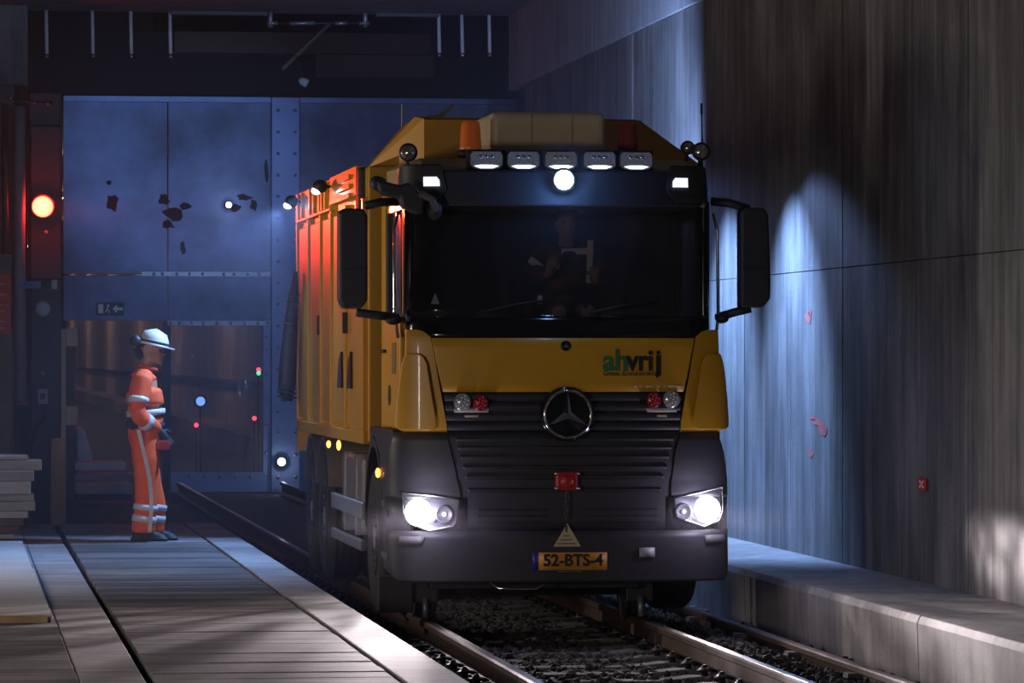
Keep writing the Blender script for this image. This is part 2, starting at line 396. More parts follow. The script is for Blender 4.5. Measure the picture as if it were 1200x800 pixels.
bolts([(fx(px, YB), YB - .05, fz(379, YB)) for px in (200, 210, 224, 238, 254, 270, 286, 302, 313)], bk)
bolts([(fx(312, YB), YB - .03, fz(py, YB)) for py in (395, 410, 438, 468, 498, 530)], bk)
bolts([(fx(px, YB), YB - .02, fz(557, YB)) for px in (222, 240, 258, 276, 294)], bk)
cv = thing('plastic_curtain', (fx(255, YB), YB - .03, fz(553, YB)), 'clear plastic sheet hung in the bulkhead opening behind the worker', 'curtain')
def sheet(u0, u1, v0, v1, nx=26, nz=12):
    mb = MB(); vs = []
    for j in range(nz + 1):
        for i in range(nx + 1):
            u = i / nx; v = j / nz
            p = W(u0 + (u1 - u0) * u, v0 + (v1 - v0) * v, YB)
            vs.append((p.x, YB + .01 + .018 * math.sin(u * 17 + v * 2) + .012 * math.sin(u * 41 + v * 9) + .01 * math.sin(v * 13 + u * 5), p.z))
    n = nx + 1
    mb.add(vs, [(j * n + i, j * n + i + 1, (j + 1) * n + i + 1, (j + 1) * n + i) for j in range(nz) for i in range(nx)], True)
    return mb
obj('film', sheet(199, 309, 381, 553), M_FILM, cv)
# stains with shapes of their own on the bulkhead
for px, py, w, h in ((132, 238, 9, 12), (128, 214, 4, 3), (192, 233, 8, 7), (205, 250, 14, 9), (196, 262, 10, 8), (218, 241, 9, 5), (214, 291, 4, 8), (286, 231, 10, 4), (297, 240, 4, 9), (276, 243, 8, 5), (312, 200, 3, 16)):
    c = W(px, py, YB - .002); s_ = YB / FPX
    n = 11; ring = [(c.x + math.cos(2 * PI * k / n) * w * s_ * random.uniform(.5, 1.2), YB - .002, c.z + math.sin(2 * PI * k / n) * h * s_ * random.uniform(.5, 1.2)) for k in range(n)]
    mb = MB().hull(ring, [(p[0], p[1] + .004, p[2]) for p in ring])
    obj('stain', mb, mat('tar_stain', (.025, .025, .035), .8, amt=.4, scale=8), bk)
es = thing('exit_sign', W(129, 370, YB - .1), 'small dark emergency exit sign with running figure and arrow', 'sign')
x0, x1, z0, z1 = bx(113, 145, 355, 370)
obj('sign_board', MB().box(x0, x1, YB - .1, YB - .06, z0, z1), mat('dark_green_sign', (.01, .03, .03), .5, amt=0), es)
d = MB(); zc = (z0 + z1) / 2; h = z1 - z0; w_ = x1 - x0
d.box(x0 + w_ * .06, x0 + w_ * .24, YB - .106, YB - .1, z0 + h * .15, z1 - h * .15)
obj('door_pictogram', d, mat('sign_white', (.6, .62, .7), .6, amt=0, emit=(.6, .7, 1), estr=.06), es)
d = MB(); d.ell((x0 + w_ * .42, YB - .103, z1 - h * .25), (h * .1, .004, h * .1)); d.tube([(x0 + w_ * .41, YB - .103, z1 - h * .35), (x0 + w_ * .38, YB - .103, zc - h * .05), (x0 + w_ * .46, YB - .103, zc - h * .2), (x0 + w_ * .44, YB - .103, z0 + h * .12)], h * .05, 6)
d.tube([(x0 + w_ * .38, YB - .103, zc - h * .05), (x0 + w_ * .32, YB - .103, z0 + h * .2)], h * .05, 6)
obj('figure_pictogram', d, MATS['sign_white'], es)
d = MB(); d.prism([(x0 + w_ * .58, zc), (x0 + w_ * .74, z1 - h * .18), (x0 + w_ * .74, zc + h * .1), (x0 + w_ * .95, zc + h * .1), (x0 + w_ * .95, zc - h * .1), (x0 + w_ * .74, zc - h * .1), (x0 + w_ * .74, z0 + h * .18)], 'y', YB - .106, YB - .1)
obj('arrow_pictogram', d, MATS['sign_white'], es)
def dot(px, py, Y, r, m, name, label, en=0, col=(1, 1, 1), cat='lamp'):
    c = W(px, py, Y); t = thing(name, c, label, cat)
    obj('lamp_housing', MB().lathe([(r * 1.4, .02), (r * 1.5, .06), (r, .09)], c, (0, 1, 0), 12), M_DSTEEL, t)
    obj('lens', MB().ell(c, (r, r * .6, r)), m, t)
    if cat == 'light': obj('stand', MB().tube([c + Vector((0, .04, 0)), (c.x, c.y + .04, ZB)], .012, 6), M_BLK, t)
    if en: point('glow', c + Vector((0, -.1, 0)), en, col, .03, t)
    return t
dot(268, 240, YB - .14, .045, M_WHITEDOT, 'bulkhead_lamp', 'small white lamp on the upper bulkhead panel', 1.0, (.7, .85, 1))
dot(330, 541, YB - .25, .06, M_WHITEDOT, 'bulkhead_lamp', 'bright white lamp low on the blue post', 3, (.7, .85, 1))
for px, py, m, nm, lab in ((303, 437, M_GREENDOT, 'indicator_light', 'green indicator light right behind the plastic sheet'), (303, 433, M_REDDOT, 'indicator_light', 'red indicator light just over the green one'), (230, 498, M_REDDOT, 'indicator_light', 'left red indicator light low behind the plastic sheet'), (298, 490, M_REDDOT, 'indicator_light', 'right red indicator light low behind the plastic sheet'), (235, 470, M_BLUEDOT, 'indicator_light', 'pale blue light behind the plastic sheet')):
    dot(px, py, YB + 1.6, .035 if m is not M_BLUEDOT else .07, m, nm, lab, cat='light')

# far tunnel seen through the opening
M_FAR = mat('far_concrete', (.40, .30, .23), .8, amt=.35, scale=.7, stretch=(1, 1, .3))
fw = struct('wall_far', MB().box(X_WALL + .05, X_WALL + .5, Y_BULK + .9, 262, ZB, 7), M_DARK, 'brown concrete wall of the tunnel beyond the bulkhead', 'wall')
for i in range(50):
    obj('far_wall_panel', MB().box(X_WALL, X_WALL + .06, 64.2 + i * 3.9, 64.2 + i * 3.9 + 3.86, ZB, 6.8), M_FAR, fw)
struct('trim_2', MB().box(X_KERB, X_WALL + .06, Y_BULK + .9, 262, ZB, ZP), mat('far_kerb', (.28, .22, .18), .8, amt=.3, scale=2), 'low walkway of the tunnel beyond the bulkhead', 'walkway')
struct('trim_3', MB().box(X_WALL - .12, X_WALL, Y_BULK + .9, 262, 1.15, 1.27), M_DSTEEL, 'dark cable rail along the far wall', 'cable rail')
struct('wall_end', MB().box(-3, 9, 262, 262.4, ZB, 7), M_DARK, 'dark end of the far tunnel', 'wall')
struct('ceiling_tunnel', MB().box(-3, 9, 64, 262, 6.8, 7), M_DARK, 'dark ceiling of the far tunnel', 'ceiling')
for i, y in enumerate((80, 105, 130, 155, 185, 215, 245)):
    t = thing('tunnel_luminaire', (3.2, y, 6.5), 'strip light under the ceiling of the tunnel beyond the bulkhead', 'lamp', 'strip lights in the far tunnel')
    obj('housing', MB().box(3.1, 3.3, y - .7, y + .7, 6.62, 6.80), M_GALV, t)
    obj('tube', MB().tube([(3.2, y - .65, 6.59), (3.2, y + .65, 6.59)], .03, 8), lamp_mat('strip_glow', (1, .8, .6), 6), t)
    point('glow', (3.2, y, 6.3), 260, (1, .66, .48), .2, t)

# out-of-frame lamps added on the left side wall to light the truck
for y, zl, en, aim, lab in ((18.0, 1.45, E_LUM * 1.55, Vector((4.2, 11, .2)), 'added out-of-frame strip lamp lighting the truck front'), (31.0, 2.32, E_LUM * 1.1, Vector((1, 0, 0)), 'added out-of-frame strip lamp lighting the truck side')):
    t = thing('added_wall_lamp', (-2.75, y, zl - .12), lab, 'lamp', 'added strip lamps on the side wall')
    obj('housing', MB().box(-2.8, -2.70, y - .65, y + .65, zl - .08, zl + .08), M_GALV, t, bevel=.01)
    obj('tube', MB().tube([(-2.67, y - .6, zl), (-2.67, y + .6, zl)], .03, 8), lamp_mat('added_strip_glow', (1, .85, .68), 5), t)
    l = bpy.data.lights.new('added_tube_light', 'AREA'); l.shape = 'RECTANGLE'; l.size = 1.2; l.size_y = .08; l.energy = en; l.color = (1, .86, .76)
    o = bpy.data.objects.new('added_tube_light', l); COL.objects.link(o); o.location = (-2.55, y, zl); o.rotation_euler = aim.to_track_quat('-Z', 'X').to_euler()
    ROOTLOC[o.name] = Vector(o.location); o.parent = t; o.matrix_parent_inverse = Matrix.Translation(-wl(t))

# ================================================================== PLATFORM
XH, XG, XK = .95, 2.185, .62
pf = struct('floor_platform', MB().box(-3, X_EDGE - .03, 14, 40.9, ZB, ZP - .09), M_DARK, 'long concrete and plank platform beside the track', 'platform')
for a, b in ((14, 19.3), (19.3, 25.1), (25.1, 30.9), (30.9, 36.7), (36.7, 40.9)):
    obj('edge_slab', MB().prism([(XG + .012, ZP - .1), (XG + .012, ZP), (X_EDGE, ZP), (X_EDGE, ZP - .1)], 'y', a + .006, b - .006), M_SLAB, pf, bevel=.006)
for a, b in ((14, 18.8), (18.8, 24.6), (24.6, 30.4), (30.4, 36.7), (36.7, 40.9)):
    obj('walk_slab', MB().box(XK - .001, XH - .012, a + .006, b - .006, ZP - .1, ZP - .004), M_SLAB, pf, bevel=.006)
y = 14.6; i = 0
while y < 36.5:
    w_ = .36 + random.uniform(-.03, .03); dz = random.uniform(-.005, .0)
    obj('deck_plank', MB().box(XH + .035, XG - .012, y + .003, y + w_ - .003, ZP - .1, ZP + dz), random.choice((M_PLANK, M_PLANK, M_PLANK2)), pf, bevel=.004, seg=1)
    y += w_
obj('deck_slab', MB().box(XH + .035, XG - .012, 36.7, 40.88, ZP - .1, ZP), M_SLAB, pf, bevel=.008)
y = 14.6
while y < 25.2:
    w_ = .36 + random.uniform(-.03, .03)
    obj('deck_plank', MB().box(-2.6, XK - .008, y + .003, y + w_ - .003, ZP - .1, ZP + random.uniform(-.006, 0)), random.choice((M_PLANK, M_PLANK2)), pf, bevel=.004, seg=1)
    y += w_
obj('deck_slab', MB().box(-2.6, XK - .008, 25.2, 40.88, ZP - .1, ZP), M_SLAB, pf)
sh = thing('plywood_sheet', (-1, 30, ZP), 'pale boards laid flat on the platform at the left edge', 'boards')
obj('sheet', MB().box(-2.4, XK - .03, 25.65, 31.5, ZP + .001, ZP + .035), M_WOODW, sh, bevel=.004)
obj('sheet', MB().box(-2.4, XK - .04, 31.52, 36.3, ZP + .001, ZP + .033), M_WOODW, sh, bevel=.004)
obj('edge_batten', MB().box(-2.4, XK - .06, 25.6, 25.66, ZP + .001, ZP + .045), M_WOOD, sh)

# low dark step beyond the platform end, pale beams lying behind it
tag(obj('timber_step', MB().box(fx(80, 42), fx(205, 42), 41.3, 42.3, ZB, fz(585, 42)), M_BROWN, bevel=.01), 'dark timber step behind the platform end', 'step')
for i, (py0, py1, a, b, Y, m) in enumerate(((540, 550, 86, 148, 47.0, M_WOODW), (554, 562, 86, 160, 46.0, M_WOODG), (565, 577, 86, 156, 45.0, M_WOODW))):
    tag(obj('stacked_beam', MB().box(fx(a, Y), fx(b, Y), Y, Y + .9, fz(py1, Y) if i else fz(py1, Y), fz(py0, Y)), m, bevel=.01), ['pale beam at the back of the beams behind the platform', 'grey beam between two pale beams behind the platform', 'pale beam nearest the timber step behind the platform'][i], 'beam', 'beams behind the platform')
tag(obj('beam_trestle', MB().box(fx(88, 46), fx(150, 46), 45.05, 47.8, ZB, fz(577, 45) - .005), M_DARK), 'dark low trestle carrying the pale beams', 'trestle')
tag(obj('leaning_panel', MB().prism([(fx(88, 48.5), ZB), (fx(88, 48.5), fz(500, 48.5)), (fx(98, 48.5), fz(500, 48.5)), (fx(108, 48.5), fz(532, 48.5)), (fx(112, 48.5), ZB)], 'y', 48.2, 49.2), M_WOODW, bevel=.03), 'pale leaning panel beside the grey pole', 'panel')

# ================================================================== TRACK
XC = 4.0; G = .752
def rail_profile(xc, zt):
    h = .159
    return [(xc - .075, zt - h), (xc - .075, zt - h + .012), (xc - .012, zt - h + .030), (xc - .009, zt - .055), (xc - .036, zt - .040), (xc - .036, zt - .010), (xc - .026, zt),
            (xc + .026, zt), (xc + .036, zt - .010), (xc + .036, zt - .040), (xc + .009, zt - .055), (xc + .012, zt - h + .030), (xc + .075, zt - h + .012), (xc + .075, zt - h)]
for s_, lab in ((-1, 'rusty running rail beside the platform, polished on top'), (1, 'rusty running rail under the truck right side, polished on top')):
    xc = XC + s_ * G
    t = thing('running_rail', (xc, 16, -.159), lab, 'rail', 'running rails of the track')
    obj('rail_body', MB().prism(rail_profile(xc, 0), 'y', 16, 62), M_RAILSIDE, t)
    obj('running_surface', MB().prism([(xc - .022, -.003), (xc + .03, -.003), (xc + .026, .0015), (xc - .02, .0015)], 'y', 16, 62), M_RAILTOP, t)
t3 = thing('guard_rail', (5.56, 24, -.26), 'dark spare rail lying along the foot of the right kerb', 'rail')
obj('rail_body', MB().prism(rail_profile(5.56, -.085), 'y', 21, 50), M_RAILSIDE, t3)
for y in [22 + 1.9 * i for i in range(14)]:
    obj('support_block', MB().prism([(5.44, -.26), (5.47, -.13), (5.65, -.13), (5.68, -.26)], 'y', y, y + .14), M_SLEEPER, t3)
# sleepers with raised rail seats and lower middle
seat_l, seat_r = XC - G, XC + G
for i in range(40):
    y = 17.2 + i * .6
    if y > 41: break
    t = thing('sleeper', (XC, y, -.36), 'concrete sleeper with raised seats under the two running rails', 'sleeper', 'concrete sleepers under the rails')
    zt = -.165
    pr = [(XC - 1.25, -.37), (XC - 1.25, zt - .02), (seat_l - .2, zt), (seat_l + .2, zt), (XC - .35, zt - .022), (XC + .35, zt - .022), (seat_r - .2, zt), (seat_r + .2, zt), (XC + 1.25, zt - .02), (XC + 1.25, -.37)]
    obj('block', MB().hull([(p[0], y - .11, p[1]) for p in pr], [(p[0], y + .11, p[1]) for p in pr]), M_SLEEPER, t, bevel=.012, seg=1)
    for xs in (seat_l, seat_r):
        for q in (-1, 1):
            mb = MB().tube([(xs + q * .04, y - .05, zt + .03), (xs + q * .11, y - .06, zt + .045), (xs + q * .15, y, zt + .03), (xs + q * .11, y + .06, zt + .045), (xs + q * .04, y + .05, zt + .03)], .011, 6)
            mb.lathe([(.022, 0), (.022, .05), (.014, .07)], (xs + q * .11, y, zt), (0, 0, 1), 6)
            obj('clip', mb, M_DSTEEL, t)
# ballast: loose stones
mb = MB()
ico = bmesh.new(); bmesh.ops.create_icosphere(ico, subdivisions=1, radius=1)
iv = [v.co.copy() for v in ico.verts]; iff = [tuple(v.index for v in f.verts) for f in ico.faces]; ico.free()
def stone(x, y, z, r):
    e = Matrix.Rotation(random.uniform(0, 6.28), 3, Vector((random.uniform(-1, 1), random.uniform(-1, 1), random.uniform(-1, 1))).normalized())
    sx, sy, sz = random.uniform(.7, 1.3), random.uniform(.7, 1.2), random.uniform(.6, 1.)
    mb.add([e @ Vector((v.x * sx, v.y * sy, v.z * sz)) * r * random.uniform(.8, 1.15) + Vector((x, y, z)) for v in iv], iff)
for k in range(15000):
    y = 19.5 + 24 * random.random() ** 1.5; x = random.uniform(X_EDGE + .03, X_KERB - .02)
    z = ZB
    if seat_r + .12 < x < 5.5: z = ZB + .055 * math.sin((x - seat_r - .12) / (5.5 - seat_r - .12) * PI)
    elif x < seat_l - .1: z = ZB + .02
    elif seat_l + .1 < x < seat_r - .1: z = ZB - .008
    elif abs(abs(x - XC) - G) < .085: continue
    stone(x, y, z + random.uniform(-.01, .02), random.uniform(.022, .042))
tag(obj('ballast', mb, M_STONE), 'loose grey ballast stones between and beside the rails', 'ballast', kind='stuff')

# ================================================================== LEFT SIDE EQUIPMENT
# signal mast with lit red aspect
YS = 49.6
sm = thing('signal_mast', W(52, 600, YS), 'tall black signal mast with one lit red lamp', 'signal')
sm.location.z = ZB; ROOTLOC[sm.name] = Vector(sm.location)
obj('mast', MB().box(fx(33, YS), fx(72, YS), YS, YS + .25, ZB, fz(112, YS)), M_BLK, sm, bevel=.02)
obj('backboard', MB().box(fx(34, YS), fx(73, YS), YS - .06, YS, fz(330, YS), fz(150, YS)), M_BLK, sm, bevel=.03)
c = W(50, 242, YS - .1)
obj('hood', MB().lathe([(.13, 0), (.14, .0), (.14, .2), (.125, .2), (.12, .02)], c + Vector((0, .05, 0)), (0, -1, 0), 20), M_BLK, sm)
obj('lens', MB().lathe([(.125, 0), (.11, .03), (.06, .055), (.001, .06)], c + Vector((0, .02, 0)), (0, -1, 0), 20), M_REDGLOW, sm, label='glowing red signal lens')
obj('small_lamp', MB().ell(W(54, 272, YS - .08), (.025, .02, .025)), mat('dim_lamp', (.4, .3, .32), .4, amt=0), sm)
spot('signal_light', c + Vector((0, -.12, 0)), Vector((2.95, 35.2, 2.75)), E_SIGNAL, (1, .04, .02), 8, 1., .10, sm)
point('signal_halo', c + Vector((0, -.25, 0)), 26, (1, .02, .015), .08, sm)
# junction box with cables at the top left
jb = thing('cable_box', W(15, 128, 49), 'black cable box with wires at the top of the left pillar', 'box')
obj('case', MB().box(fx(0, 49), fx(17, 49), 49, 49.2, fz(128, 49), fz(104, 49)), M_BLK, jb, bevel=.01)
obj('cable', MB().tube([W(10, 115, 48.95), W(30, 118, 48.95), W(45, 121, 48.95), W(62, 120, 48.95)], .02, 6), M_BLK, jb)
obj('cable', MB().tube([W(6, 122, 48.95), W(5, 200, 48.95), W(7, 300, 48.95), W(5, 330, 48.95)], .04, 6), M_BLK, jb)
for px, py in ((12, 115), (40, 121), (56, 122)):
    obj('terminal', MB().ell(W(px, py, 48.9), (.015, .015, .015)), M_WOODW, jb)
tag(obj('downpipe', MB().tube([W(22.5, 125, 49.2), W(22.5, 300, 49.2), W(24, 472, 49.2)], .07, 12), mat('grey_pipe', (.2, .19, .19), .6, amt=.2)), 'grey vertical downpipe in front of the left pillar', 'pipe')
# red notice
rs = thing('red_notice', W(5, 392, 44), 'red notice board with white lines at the left edge', 'sign')
obj('board', MB().box(fx(-14, 44), fx(13, 44), 44, 44.03, fz(392, 44), fz(323, 44)), mat('notice_red', (.55, .02, .03), .5, amt=.08), rs, bevel=.005)
for py in (333, 345, 357, 364, 376, 384):
    obj('text_line', MB().box(fx(-10, 44), fx(7 if py != 357 else 10, 44), 43.994, 44, fz(py + 2.2, 44), fz(py, 44)), mat('faded_print', (.6, .35, .32), .6, amt=.3, scale=40), rs)
tag(obj('notice_post', MB().box(fx(-16, 44.1), fx(14, 44.1), 44.05, 44.35, ZB, fz(300, 44.1)), mat('grey_post', (.16, .155, .155), .7, amt=.3), bevel=.01), 'dark grey post behind the red notice', 'post')
# control cabinet
YC = 46.0
cb = thing('control_cabinet', (fx(58, YC), YC, ZB), 'black control cabinet with a round dial and small panels', 'cabinet')
obj('case', MB().box(fx(36, YC), fx(71, YC), YC, YC + .35, ZB, fz(332, YC)), M_BLK, cb, bevel=.012)
obj('dial', MB().lathe([(.085, 0), (.085, .03), (.06, .045)], W(50, 362, YC), (0, -1, 0), 20), mat('dial_grey', (.42, .40, .46), .4, amt=.1), cb)
obj('name_strip', MB().box(fx(24, YC), fx(48, YC), YC - .03, YC, fz(339, YC), fz(331, YC)), mat('blue_label', (.16, .22, .45), .5, amt=.4, scale=30), cb)
obj('latch', MB().box(fx(60, YC), fx(67, YC), YC - .03, YC, fz(340, YC), fz(329, YC)), M_WOODW, cb, bevel=.008)
obj('key_switch', MB().lathe([(.035, 0), (.035, .05), (.02, .06)], W(50, 437, YC), (0, -1, 0), 12), M_WOOD, cb)
sb = obj('socket_panel', MB().box(fx(44, YC), fx(56, YC), YC - .03, YC, fz(473, YC), fz(455, YC)), mat('socket_grey', (.35, .36, .42), .5, amt=.1), cb, bevel=.008)
obj('socket', MB().box(fx(47, YC), fx(53, YC), YC - .05, YC - .03, fz(467, YC), fz(460, YC)), M_BLK, sb)
obj('plinth', MB().box(fx(17, YC), fx(36, YC) - .01, YC - .05, YC + .3, ZB, fz(473, YC)), M_BLK, cb, bevel=.01)
obj('cable', MB().tube([W(50, 473, YC - .03), W(52, 490, YC - .05), W(42, 500, YC - .04), W(37, 520, YC - .04)], .02, 6), M_BLK, cb)
# grey pole with brackets, timber post
YP = 43.2
gp = thing('sliding_gate_post', (fx(82, YP), YP, ZB), 'grey steel gate post with two pale bracket plates', 'post')
obj('pole', MB().box(fx(71.5, YP), fx(77.5, YP), YP, YP + .1, ZB, fz(386, YP)), mat('pole_grey', (.30, .29, .29), .5, .3, amt=.2), gp, bevel=.006)
obj('channel', MB().box(fx(77.8, YP), fx(88, YP), YP + .02, YP + .12, ZB, fz(405, YP)), M_BLK, gp)
for a, b in ((385, 406), (475, 497)):
    obj('bracket', MB().box(fx(77, YP), fx(91, YP), YP - .04, YP + .02, fz(b, YP), fz(a, YP)), mat('bracket_grey', (.42, .40, .40), .5, amt=.15), gp, bevel=.008)
tag(obj('timber_post', MB().box(fx(60, 40.4), fx(76.5, 40.4), 40.4, 40.55, ZP, fz(512, 40.4)), M_WOOD, bevel=.006), 'short upright timber post beside the plank stack', 'post')
# plank stack
YK = 36.6
rows = [(532, 536, 33, M_WOODG), (537, 548.5, 49, M_STACK), (549.5, 560, 40, M_STACK), (562, 575, 36, M_WOODG), (576.5, 583, 40, M_STACK), (585, 594.5, 41.5, M_STACK), (596, 603, 33, M_WOODG), (604.5, 612, 28, M_BROWN), (613.5, 621, 23, M_BROWN), (622.5, 630, 16, M_WOODG)]
names = ['thin top board', 'second board, longest', 'third board, pale', 'fourth board, greyish', 'fifth board, thin and pale', 'sixth board, pale', 'seventh board, grey', 'eighth board, dark', 'ninth board, dark', 'bottom board, short and grey']
prev = None
for i, (a, b, r, m) in enumerate(rows[::-1]):
    z1 = fz(a, YK); z0 = prev if prev is not None else ZP + .036
    prev = z1
    o = obj('stacked_board', MB().box(fx(r, YK) - 1.6, fx(r, YK), YK + random.uniform(-.04, .04), YK + .7 + random.uniform(-.04, .04), z0 + .003, z1), m, bevel=.004, seg=1)
    tag(o, names[9 - i] + ', of the board stack at the left edge', 'board', 'boards stacked on the platform')

# ================================================================== TRUCK
TX, TY = 4.145, 28.9
tr = thing('road_rail_truck', (TX, TY + 4.2, 0), 'yellow three-axle road-rail truck with headlights on, standing on the track', 'truck')
A = lambda n, mb, m, par=tr, **k: obj(n, mb, m, par, **k)

def yfront(x, z, w):
    """front skin of the cab: gently bowed, rounded at the corners, raked above the waist"""
    u = min(abs(x - TX) / w, 1.0)
    y = TY + .10 * u * u + .30 * (1 - (max(0., 1 - u ** 9)) ** (1 / 4.))
    if z > 1.95: y += (z - 1.95) * .20
    if z < 1.0: y += .02
    return y
def skin(rows, w, off=0., th=.03, nx=22, Yr=TY + .05, fz_=None, sub=1):
    """panel following the cab front; rows = (py, px_left, px_right) from the top down"""
    pts = [(fz(r[0], Yr), fx(r[1], Yr), fx(r[2], Yr)) for r in rows]
    if sub > 1:
        q = []
        for a, b in zip(pts, pts[1:]):
            for k in range(sub): t = k / sub; q.append(tuple(a[i] + (b[i] - a[i]) * t for i in range(3)))
        q.append(pts[-1]); pts = q
    mb = MB(); nr = len(pts); n = nx + 1; vs = []
    for layer in (0, 1):
        for z, xl, xr in pts:
            for i in range(n):
                t = i / nx; t = .5 - .5 * math.cos(PI * t) if nx > 8 else t
                x = xl + (xr - xl) * t
                vs.append((x, yfront(x, z, w) - off + layer * th, z))
    N1 = nr * n; fs = []
    for j in range(nr - 1):
        for i in range(nx):
            a, b, c, d = j * n + i, j * n + i + 1, (j + 1) * n + i + 1, (j + 1) * n + i
            fs += [(a, b, c, d), (N1 + d, N1 + c, N1 + b, N1 + a)]
    for i in range(nx):
        fs += [(i, N1 + i, N1 + i + 1, i + 1)]; k = (nr - 1) * n
        fs += [(k + i + 1, N1 + k + i + 1, N1 + k + i, k + i)]
    for j in range(nr - 1):
        fs += [(j * n, (j + 1) * n, N1 + (j + 1) * n, N1 + j * n)]
        a, b = j * n + nx, (j + 1) * n + nx; fs += [(b, a, N1 + a, N1 + b)]
    mb.add(vs, fs, True); return mb
def fpt(px, py, w=1.17, off=0.):
    x = fx(px, TY + .05); z = fz(py, TY + .05); return Vector((x, yfront(x, z, w) - off, z))
WL, WU = 1.19, 1.065
# ---- lower front
A('front_core', MB().box(TX - 1.0, TX + 1.0, TY + .32, TY + .9, .45, 1.9), M_BLK)
A('bumper', skin([(622, 458, 860), (640, 459, 860), (664, 461, 859), (676, 463, 857), (682, 470, 850)], WL, .03, .12, sub=2), M_CHAR)
A('bumper_centre', skin([(506, 524, 797), (530, 530, 790), (580, 541, 786), (622, 545, 782)], WL, .0, .05, sub=3), M_CHAR)
lf = [(500, 462, 524), (520, 458, 529), (545, 457, 533), (576, 457, 540), (580, 457, 472)]
A('front_fender', skin([(506, 463, 523), (530, 459, 529), (560, 457, 536), (577, 457, 540), (584, 457, 540)], WL, .012, .05, nx=12, sub=2), M_CHAR)
A('front_fender', skin([(506, 798, 843), (530, 791, 851), (560, 787, 857), (573, 786, 860), (583, 786, 860)], WL, .012, .05, nx=12, sub=2), M_CHAR)
A('front_fender', skin([(584, 457, 478), (622, 458, 482)], WL, .012, .05, nx=6), M_CHAR)
A('front_fender', skin([(584, 846, 860), (622, 842, 860)], WL, .012, .05, nx=6), M_CHAR)
A('lamp_surround', skin([(583, 532, 546), (622, 496, 546)], WL, .008, .05, nx=6), M_CHAR)
A('lamp_surround', skin([(583, 782, 795), (622, 782, 828)], WL, .008, .05, nx=6), M_CHAR)
# lower grille slats
for k, py in enumerate((512, 522, 533, 545, 557, 572)):
    dx = k * 3
    A('lower_slat', skin([(py, 533 + dx, 790 - dx), (py + 4.5, 534 + dx, 789 - dx)], WL, .010, .03), M_BLK)
for k, py in enumerate((596, 603, 610)):
    A('bumper_slat', skin([(py, 560, 640), (py + 2.2, 560, 640)], WL, .014, .02), M_BLK)
    A('bumper_slat', skin([(py, 690, 770), (py + 2.2, 690, 770)], WL, .014, .02), M_BLK)
A('bumper_step', skin([(628, 470, 498), (638, 468, 494)], WL, .045, .03, nx=4), M_GREYP)
A('bumper_step', skin([(628, 826, 852), (638, 828, 853)], WL, .045, .03, nx=4), M_GREYP)
# ---- upper grille
A('grille_back', skin([(458, 517, 802), (480, 519, 800), (508, 523, 797)], WL, -.03, .03), M_BLK)
for k, py in enumerate((461, 472.5, 484, 495.5)):
    A('grille_slat', skin([(py, 520 + k * .9, 799 - k * .6), (py + 4, 520 + k * .9, 799 - k * .6), (py + 8.5, 521 + k, 798 - k * .6)], WL, .005, .03), M_CHAR)
# ---- star emblem
c = fpt(662, 485, WL, .06)
em = A('star_emblem', MB().lathe([(.19, .03), (.185, -.01), (.165, -.02), (.001, -.02)], c + Vector((0, 0, 0)), (0, 1, 0), 40), M_GLOSS)
ring = MB(); ring.tube([c + Vector((math.cos(2 * PI * k / 48) * .160, -.03, math.sin(2 * PI * k / 48) * .160)) for k in range(48)], .011, 8, closed=True)
A('emblem_ring', ring, M_CHROME, em)
star = MB()
for k in range(3):
    a = PI / 2 + k * 2 * PI / 3; tip = c + Vector((math.cos(a) * .155, -.03, math.sin(a) * .155))
    l = c + Vector((math.cos(a + PI / 3) * .030, -.03, math.sin(a + PI / 3) * .030)); r = c + Vector((math.cos(a - PI / 3) * .030, -.03, math.sin(a - PI / 3) * .030))
    top = c + Vector((0, -.052, 0)); bk_ = c + Vector((0, -.022, 0))
    star.add([tip, l, r, top, bk_], [(0, 1, 3), (0, 3, 2), (0, 4, 1), (0, 2, 4), (1, 4, 2, 3)])
A('emblem_star', star, M_CHROME, em)
c = fpt(661.5, 405, WL, .02)
bd = A('badge', MB().lathe([(.036, .02), (.036, -.004), (.03, -.008), (.001, -.008)], c, (0, 1, 0), 20), M_GLOSS)
star = MB()
for k in range(3):
    a = PI / 2 + k * 2 * PI / 3
    star.add([c + Vector((math.cos(a) * .027, -.01, math.sin(a) * .027)), c + Vector((math.cos(a + PI / 3) * .006, -.01, math.sin(a + PI / 3) * .006)), c + Vector((math.cos(a - PI / 3) * .006, -.01, math.sin(a - PI / 3) * .006)), c + Vector((0, -.014, 0))], [(0, 1, 3), (0, 3, 2), (1, 2, 3), (0, 2, 1)])
A('badge_star', star, M_STEEL, bd)
# ---- yellow front flap and corner wings
fl = A('front_flap', skin([(396, 506, 814), (420, 510, 809), (440, 514.5, 805), (459, 519, 800.5)], WL, .02, .04, sub=2), M_YEL)
def letters():
    base = fpt(740, 434, WL, .024)
    h = .20
    y = base.y - .004
    for s_, px, m, nm in (('ah', 704.5, M_GREEN, 'lettering'), ('vri', 733, M_INK, 'lettering'), ('j', 767, M_INK, 'lettering')):
        p = fpt(px, 433.5, WL, .0265)
        text(nm, s_, m, fl, p, .205, depth=.002, align='LEFT', bold=.005, sx=.93 if s_ == 'ah' else .84)
    A('lettering', MB().box(fx(769, TY), fx(774.5, TY), fpt(772, 430, WL, .028).y, fpt(772, 430, WL, .02).y, fz(440, TY), fz(416, TY)), M_INK, fl)
    p = fpt(705, 440, WL, .0265); text('tagline', 'Groen, Grond en Infra', M_INK, fl, p, .047, depth=.0015, align='LEFT', sx=.86)
letters()
for a, b in ((741, 745), (748, 752), (755, 767), (770, 773), (776, 779), (782, 800)):
    A('model_lettering', skin([(452, a, b), (453.6, a, b)], WL, .024, .008, nx=2), M_WHITE, fl)
